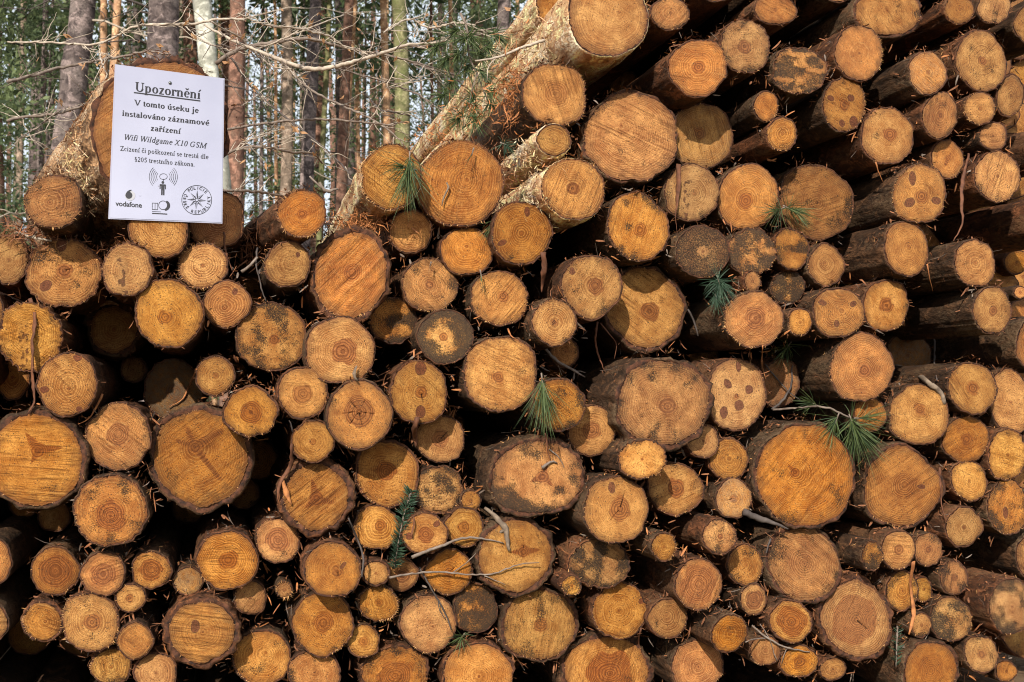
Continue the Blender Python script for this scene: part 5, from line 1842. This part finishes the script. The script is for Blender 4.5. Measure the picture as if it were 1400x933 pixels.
def branch_on(P, dirv, length, rad, seed, sag=.25):
    r_ = np.random.default_rng(seed)
    n = 9
    t = np.linspace(0, 1, n)
    pts = P[None] + dirv[None] * (t * length)[:, None] + np.array([0, 0, -1.0])[None] * (sag * length * t * t)[:, None] + np.cumsum(r_.normal(0, length * .022, (n, 3)), 0)
    out = [tube(pts, np.linspace(rad, rad * .25, n), 5, 1, seed)]
    for k in range(int(3 + length * 2.5)):
        i = r_.integers(2, n)
        d = dirv * .6 + r_.normal(0, .6, 3)
        d /= np.linalg.norm(d)
        q = pts[min(i, n - 1)][None] + d[None] * (np.linspace(0, 1, 5) * length * r_.uniform(.15, .4))[:, None] + np.cumsum(r_.normal(0, length * .015, (5, 3)), 0)
        out.append(tube(q, np.linspace(rad * .4, rad * .12, 5), 4, 1, seed + k))
    return out


NEAR = [
    (((108, 30), (88, 215)), 36, 8.5, "dark", "thick dark leaning pine trunk left of the sign"),
    (((214, 30), (212, 90)), 42, 7.5, "dark", "thickest furrowed pine trunk directly above the sign"),
    (((283, 30), (289, 95)), 25, 6.0, "smooth", "smooth grey-green trunk just above the sign's right half"),
    (((321, 30), (317, 260)), 23, 8.0, "red", "reddish trunk just right of the sign"),
    (((392, 30), (391, 245)), 16, 11.0, "tan", "slim tan trunk second to the right of the sign"),
    (((431, 30), (421, 250)), 19, 9.5, "dark", "grey-brown trunk above the small round log right of the sign"),
    (((473, 30), (466, 230)), 15, 12.0, "red", "slim reddish trunk left of the fluffy-barked log"),
    (((484, 30), (473, 230)), 6, 14.0, "orange", "very thin orange trunk touching the slim reddish one"),
    (((524, 30), (528, 200)), 12, 13.0, "orange", "thin orange-brown trunk above the fluffy-barked log"),
    (((544, 30), (549, 200)), 21, 9.0, "moss", "dark mossy trunk behind the needle tuft log"),
    (((692, 25), (690, 85)), 20, 9.0, "dark", "dark trunk beside the top of the pile, right end of the forest"),
    (((141, 30), (140, 90)), 10, 13.0, "orange", "thin orange trunk left of the thickest furrowed trunk"),
    (((158, 30), (155, 90)), 11, 12.0, "orange", "orange trunk right next to another thin orange trunk above the sign's left corner"),
    (((30, 30), (26, 230)), 9, 14.0, "tan", "thin tan trunk at the far left edge"),
    (((60, 30), (56, 230)), 9, 15.0, "dark", "thin dark trunk between the left edge and the leaning pine"),
    (((71, 30), (64, 230)), 4, 16.0, "dark", "stem-thin dark trunk next to the leaning pine"),
    (((241, 30), (239, 90)), 7, 14.0, "tan", "thin tan trunk behind the sign-bearing log, right of the thickest trunk"),
    (((376, 90), (378, 250)), 5, 15.0, "orange", "very thin orange trunk left of the slim tan trunk"),
    (((359, 60), (357, 250)), 6, 16.0, "dark", "thin dark trunk between the reddish trunk and the slim tan trunk"),
    (((447, 60), (440, 240)), 8, 15.0, "moss", "thin mossy trunk right of the grey-brown trunk"),
    (((488, 60), (490, 210)), 7, 17.0, "orange", "thin orange trunk among branches left of the mossy trunk"),
    (((499, 60), (498, 210)), 4, 18.0, "tan", "thread-thin tan stem left of the mossy trunk"),
    (((590, 30), (592, 180)), 5, 15.0, "red", "thin reddish stem left of the hanging pine bough"),
    (((616, 30), (618, 150)), 7, 14.0, "orange", "thin orange trunk behind the hanging pine bough"),
]
for k, (((xa, ya), (xb, yb)), w, dist, kind, lab) in enumerate(NEAR):
    A, B = np.array(at(xa, ya, -dist)), np.array(at(xb, yb, -dist))
    d = (A - B) / (A[2] - B[2])
    P0 = B + d * (-.1 - B[2])
    H = 11 + (k * 7 % 5)
    P1 = P0 + d * H
    rad = w / 2 * (dist + CAM_DIST) / FPX
    tr = D.objects.new("pine_tree", None)
    C.objects.link(tr)
    tr.location = P0
    tr.empty_display_size = .3
    tag(tr, lab, "tree", "trees of the forest behind the pile")
    link("trunk", trunk_mesh(P0, P1, rad * 1.12, rad * .45, 700 + k, M_T[kind]), tr)
    r_ = np.random.default_rng(800 + k)
    for b in range(9):
        z = r_.uniform(.9, 4.2)
        a = r_.uniform(0, 6.28)
        v, f = join(branch_on(d * z, np.array([math.cos(a), math.sin(a) * .6, r_.uniform(-.1, .45)]), r_.uniform(.5, 1.8), max(.006, rad * .09), 900 + k * 10 + b))
        link("branch", make_mesh("branch", v, f, M_TWIGD if b % 3 else M_TWIGL), tr)
    nc = 26
    cen = np.stack([r_.normal(0, 1.0, nc), r_.normal(0, 1.0, nc), r_.uniform(H * .5, H, nc)], 1) + d[None] * H * .7 * np.array([1, 1, 0])
    V, F = foliage(1300, cen, r_.uniform(.5, .9, nc), .10, 950 + k)
    link("crown", make_mesh("crown", V, [F], M_FAR), tr)


def proto_far(kind, seed):
    r_ = np.random.default_rng(seed)
    root = D.objects.new("pine_tree" if kind != "young" else "young_spruce", None)
    C.objects.link(root)
    if kind == "young":
        H = r_.uniform(4, 7)
        me = trunk_mesh(np.zeros(3), np.array([0, 0, H]), .045, .01, seed, M_T["dark"], 16, 8)
        nc = 60
        z = r_.uniform(.3, H, nc)
        a = r_.uniform(0, 6.28, nc)
        R = (H - z) / H * 1.5 * r_.random(nc) ** .5
        cen = np.stack([R * np.cos(a), R * np.sin(a), z], 1)
        V, F = foliage(3400, cen, r_.uniform(.15, .38, nc), .034, seed)
        link("trunk", me, root)
        link("crown", make_mesh("crown", V, [F], M_FAR if seed % 2 else M_FAR2), root)
    else:
        H = r_.uniform(13, 17)
        me = trunk_mesh(np.zeros(3), np.array([r_.normal(0, .3), 0, H]), r_.uniform(.09, .15), .04, seed, M_T[kind], 20, 10)
        link("trunk", me, root)
        nc = 46
        cen = np.stack([r_.normal(0, 1.1, nc), r_.normal(0, 1.1, nc), r_.uniform(H * .35, H, nc)], 1)
        V, F = foliage(3200, cen, r_.uniform(.4, .85, nc), .06, seed)
        link("crown", make_mesh("crown", V, [F], M_FAR if seed % 2 else M_FAR2), root)
        for b in range(6):
            a = r_.uniform(0, 6.28)
            v, f = join(branch_on(np.array([0, 0, r_.uniform(1.5, 7)]), np.array([math.cos(a), math.sin(a), r_.uniform(0, .4)]), r_.uniform(.8, 2.2), .014, seed * 3 + b))
            link("branch", make_mesh("branch", v, f, M_TWIGD), root)
    return root


PROTO = [proto_far(k, 40 + i) for i, k in enumerate(("red", "orange", "dark", "tan", "young", "young", "young"))]
r_ = np.random.default_rng(21)
cnt = {id(p): 0 for p in PROTO}
n_far = 170
for k in range(n_far):
    young = k % 4 == 0
    pr = PROTO[4 + (k // 4) % 3] if young else PROTO[(k + k // 4) % 4]
    dist = (r_.uniform(11, 30) if young else r_.uniform(15, 44))
    az = math.radians(r_.uniform(-19, 27) if k < 105 else r_.choice([r_.uniform(-40, -19), r_.uniform(27, 62), r_.uniform(27, 62)]))
    X, Yw = math.sin(az) * dist, math.cos(az) * dist - CAM_DIST
    first = cnt[id(pr)] == 0
    cnt[id(pr)] += 1
    if first:
        o = pr
    else:
        o = pr.copy()
        C.objects.link(o)
        for ch in pr.children:
            c = ch.copy()
            C.objects.link(c)
            c.parent = o
    o.location = (X, Yw, -.05)
    o.rotation_euler = (0, 0, r_.uniform(0, 6.28))
    s_ = r_.uniform(.8, 1.2)
    o.scale = (s_, s_, s_)
    if young:
        tag(o, "green young conifer among the trunks of the background forest", "tree", "young conifers in the background forest")
    else:
        tag(o, "slender pine far back in the hazy forest", "tree", "slender pines far back in the forest")

# the wood beyond, one mass
nc = 1400
az = np.radians(r_.uniform(-45, 70, nc))
dd = r_.uniform(46, 66, nc)
hh = 15 * r_.random(nc) ** .9
cen = np.stack([np.sin(az) * dd, np.cos(az) * dd, hh], 1)
V, F = foliage(19000, cen, r_.uniform(.8, 2.0, nc), .15, 5)
o = link("distant_wood", make_mesh("distant_wood", V, [F], M_FAR2))
tag(o, "hazy green mass of the distant wood behind all trunks", "wood", None, "stuff")
trunks = []
for k in range(300):
    a = math.radians(r_.uniform(-42, 66))
    d_ = r_.uniform(44, 60)
    b = np.array([math.sin(a) * d_, math.cos(a) * d_, -.2])
    trunks.append(tube(np.stack([b, b + [0, 0, 6], b + [r_.normal(0, .3), 0, 16]]), [.14, .12, .06], 6, 1, k))
v, f = join(trunks)
o = link("distant_trunks", make_mesh("distant_trunks", v, f, M_T["red"]))
tag(o, "far thin trunks of the distant wood", "wood", None, "stuff")

# ------------------------------------------------------------------ bare branches in front of the forest
BR = [
    ([(10, 112), (25, 109), (74, 95), (127, 84), (170, 77), (198, 71), (234, 75)], [4.5, 4, 3.5, 2.5], M_TWIG, 1.3, "dark grey branch curving right, upper of two at the left edge"),
    ([(10, 166), (25, 162), (74, 156), (110, 146), (150, 128)], [4.5, 4, 3, 2], M_TWIG, 1.4, "dark grey branch curving right, lower of two at the left edge"),
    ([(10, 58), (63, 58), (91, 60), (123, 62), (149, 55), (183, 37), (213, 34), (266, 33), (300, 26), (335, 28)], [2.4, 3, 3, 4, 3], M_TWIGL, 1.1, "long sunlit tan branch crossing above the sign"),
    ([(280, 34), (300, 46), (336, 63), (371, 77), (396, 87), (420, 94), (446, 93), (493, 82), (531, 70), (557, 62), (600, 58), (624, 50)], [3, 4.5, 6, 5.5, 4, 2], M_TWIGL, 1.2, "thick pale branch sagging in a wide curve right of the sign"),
    ([(295, 88), (321, 70), (358, 61), (392, 55), (429, 54), (471, 66), (536, 77), (575, 88), (620, 102)], [6, 5.5, 4, 3, 2.4], M_TWIG, 1.5, "grey branch arching over from behind the sign's right corner"),
    ([(325, 18), (336, 24), (371, 36), (396, 38), (429, 44), (450, 50), (471, 63), (493, 69), (508, 78)], [2, 3, 3, 2], M_TWIGL, 1.0, "thin sunlit twig high up between the reddish trunk and the orange trunk"),
    ([(290, 30), (300, 37), (328, 52), (340, 64), (354, 78), (375, 92), (402, 95)], [2, 2.6, 2.6, 2], M_TWIGL, 1.05, "thin sunlit twig drooping across the thick pale branch"),
    ([(317, 80), (343, 119), (386, 157), (429, 191), (461, 219), (480, 240)], [3.2, 3, 2.6, 2], M_TWIGD, 1.8, "dark straight branch running down right across three trunks"),
    ([(380, 78), (403, 104), (429, 125), (471, 146), (519, 170), (545, 190), (557, 205)], [3, 3, 2.6, 2], M_TWIG, 1.6, "long grey branch slanting down to the mossy trunk's foot"),
    ([(305, 179), (343, 172), (386, 166), (429, 163), (493, 167), (540, 172)], [3.4, 3.4, 3, 2], M_TWIG, 1.4, "nearly level grey branch right of the sign's middle"),
    ([(300, 216), (328, 203), (364, 202), (396, 208), (431, 213), (440, 224)], [3.8, 3.8, 3, 2.4], M_TWIG, 1.3, "dark grey arched branch right of the sign's lower half"),
    ([(300, 261), (343, 262), (386, 268), (410, 275)], [3.6, 3.6, 3], M_TWIG, 1.0, "grey level branch just above the small round log right of the sign"),
    ([(455, 92), (461, 94), (493, 103), (536, 115), (579, 134), (600, 148), (620, 155)], [2, 2.6, 2.4, 2], M_TWIG, 1.7, "thin branch slanting right toward the hanging pine bough"),
    ([(525, 45), (540, 34), (553, 28), (566, 28), (579, 36), (599, 37), (624, 31), (650, 35)], [1.6, 3, 3, 2], M_TWIGL, 1.2, "wavy sunlit branch at the top, left of the pine bough"),
    ([(560, 62), (577, 64), (600, 55), (645, 44), (680, 38)], [3.2, 3.4, 2.6, 2], M_TWIG, 1.6, "grey branch behind the pine bough near the top"),
    ([(560, 86), (586, 93), (613, 102), (640, 118)], [3, 3, 2.4, 1.6], M_TWIG, 1.9, "dark grey branch ending behind the pine bough's lower tufts"),
    ([(345, 70), (375, 58), (420, 40), (470, 20)], [1.5, 2, 2, 1.5], M_TWIGL, 1.3, "fine pale twig rising to the top edge in the middle of the forest"),
    ([(320, 210), (345, 190), (375, 178), (384, 172)], [1.2, 1.8, 2, 1], M_TWIGL, 1.1, "fine pale twig rising from the sign's right side"),
    ([(330, 145), (346, 135), (358, 125), (372, 118)], [1.2, 1.6, 1.6, 1], M_TWIGL, 1.4, "short pale twig beside the reddish trunk"),
    ([(25, 190), (45, 178), (70, 160), (84, 150)], [1.5, 2, 2, 1.4], M_TWIG, 1.3, "fine grey twig rising right at the left edge"),
    ([(136, 62), (138, 80), (143, 95)], [2, 2.4, 1.5], M_TWIGL, 1.05, "short sunlit twig hanging from the long tan branch"),
    ([(250, 33), (262, 44), (290, 62), (320, 70)], [1.5, 2, 1.8, 1.2], M_TWIGL, 1.2, "fine twig over the smooth grey-green trunk"),
    ([(500, 128), (512, 143), (520, 150), (540, 154), (560, 158)], [1.6, 2.2, 2.4, 1.8], M_TWIGD, 1.8, "dark kinked twig by the orange-brown trunk"),
    ([(543, 90), (530, 120), (560, 112), (600, 96)], [1.2, 1.6, 1.4, 1], M_TWIGL, 1.5, "fine looping twig in front of the mossy trunk"),
]
for k, (pl, w, m, yv, lab) in enumerate(BR):
    q = resample(np.array(pl, float), max(12, int(len(pl) * 6)))
    rr_ = np.random.default_rng(1200 + k)
    n = len(q)
    P = np.array([at(x, y, -(yv + .15 * math.sin(i / n * 3 + k))) for i, (x, y) in enumerate(q)])
    ppx = (CAM_DIST + yv) / FPX
    w = np.interp(np.linspace(0, 1, n), np.linspace(0, 1, len(w)), w) * .5 * ppx
    P += rr_.normal(0, .5 * ppx, P.shape)
    v, qd, t = tube(P, w, 8, 1, k, .08)
    o0 = P[0]
    br = link("bare_branch", make_mesh("bare_branch", v - o0, [qd, t], m), None, o0)
    tag(br, lab, "branch", "bare branches in front of the forest")
    side = []
    lv = []
    for j in range(int(n * .5)):
        i = rr_.integers(2, n - 1)
        tg = P[min(i + 1, n - 1)] - P[i - 1]
        tg /= np.linalg.norm(tg)
        d = tg * rr_.uniform(.3, 1) + rr_.normal(0, .55, 3) * np.array([1, .6, 1])
        d /= np.linalg.norm(d)
        L_ = rr_.uniform(12, 60) * ppx
        pts = P[i][None] + d[None] * (np.linspace(0, 1, 6) * L_)[:, None] + np.cumsum(rr_.normal(0, L_ * .04, (6, 3)), 0)
        side.append(tube(pts - o0, np.linspace(.75, .3, 6) * ppx, 4, 1, j))
        if rr_.random() < .35:
            lv.append(pts[-1] - o0)
    v, f = join(side)
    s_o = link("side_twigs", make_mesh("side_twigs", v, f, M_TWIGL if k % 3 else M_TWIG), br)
    s_o["kind"] = "stuff"
    if lv:
        V, F = foliage(len(lv) * 2, np.array(lv), np.full(len(lv), .008), .011, k)
        lo = link("dry_leaves", make_mesh("dry_leaves", V, [F], M_DRYLEAF), br)
        lo["kind"] = "stuff"

# ------------------------------------------------------------------ hanging pine bough
TUFTS = [(600, 60, -10, 14), (640, 50, -14, 10), (652, 69, 10, 14), (631, 69, -12, 14), (615, 78, -14, 12), (660, 62, 14, 8), (622, 108, -10, 12), (611, 127, -12, 8), (640, 88, -4, 16), (643, 46, 2, 14),
         (663, 121, 12, 8), (668, 140, 10, 12), (652, 144, -8, 14), (633, 157, -10, 12), (650, 130, -10, 10), (672, 45, 14, 10), (628, 40, -12, 8), (682, 110, 12, 4), (655, 95, 8, 14), (648, 158, 0, 14)]
P0 = np.array(at(629, 18, -.25))
bough = D.objects.new("pine_bough", None)
C.objects.link(bough)
bough.location = P0
tag(bough, "green pine bough with many needle tufts hanging before the forest at the top", "pine bough")
stems = []
for pl, w in (([(629, 18), (639, 40), (640, 62), (642, 80), (652, 100), (660, 122), (668, 140)], (4, 2)), ([(640, 62), (631, 80), (631, 91), (618, 114), (611, 127)], (2.4, 1.2)), ([(640, 50), (655, 48), (672, 42)], (2, 1)),
              ([(652, 100), (645, 125), (640, 145), (633, 157)], (2.2, 1)), ([(639, 40), (622, 48), (600, 58)], (2, 1)), ([(640, 62), (655, 68), (665, 62)], (1.8, 1))):
    q = resample(np.array(pl, float), 10)
    P = np.array([at(x, y, -.25) for x, y in q]) - P0
    stems.append(tube(P, np.linspace(w[0], w[1], 10) * .5 * 2.6 / FPX, 6, 1, 5))
v, f = join(stems)
link("stem", make_mesh("stem", v, f, M_TWIG), bough)
for k, (x, y, dx, dy) in enumerate(TUFTS):
    V, Q = tuft(x, y, (dx, dy), 29, 64, .75, "", p=-.25 + .03 * math.sin(k * 2.1), parent=True, seed=500 + k, curve=.1, width=.0008)
    o = link("needle_cluster", make_mesh("needle_cluster", V - P0, [Q], M_GREEN, False), bough)
    o["kind"] = "stuff"
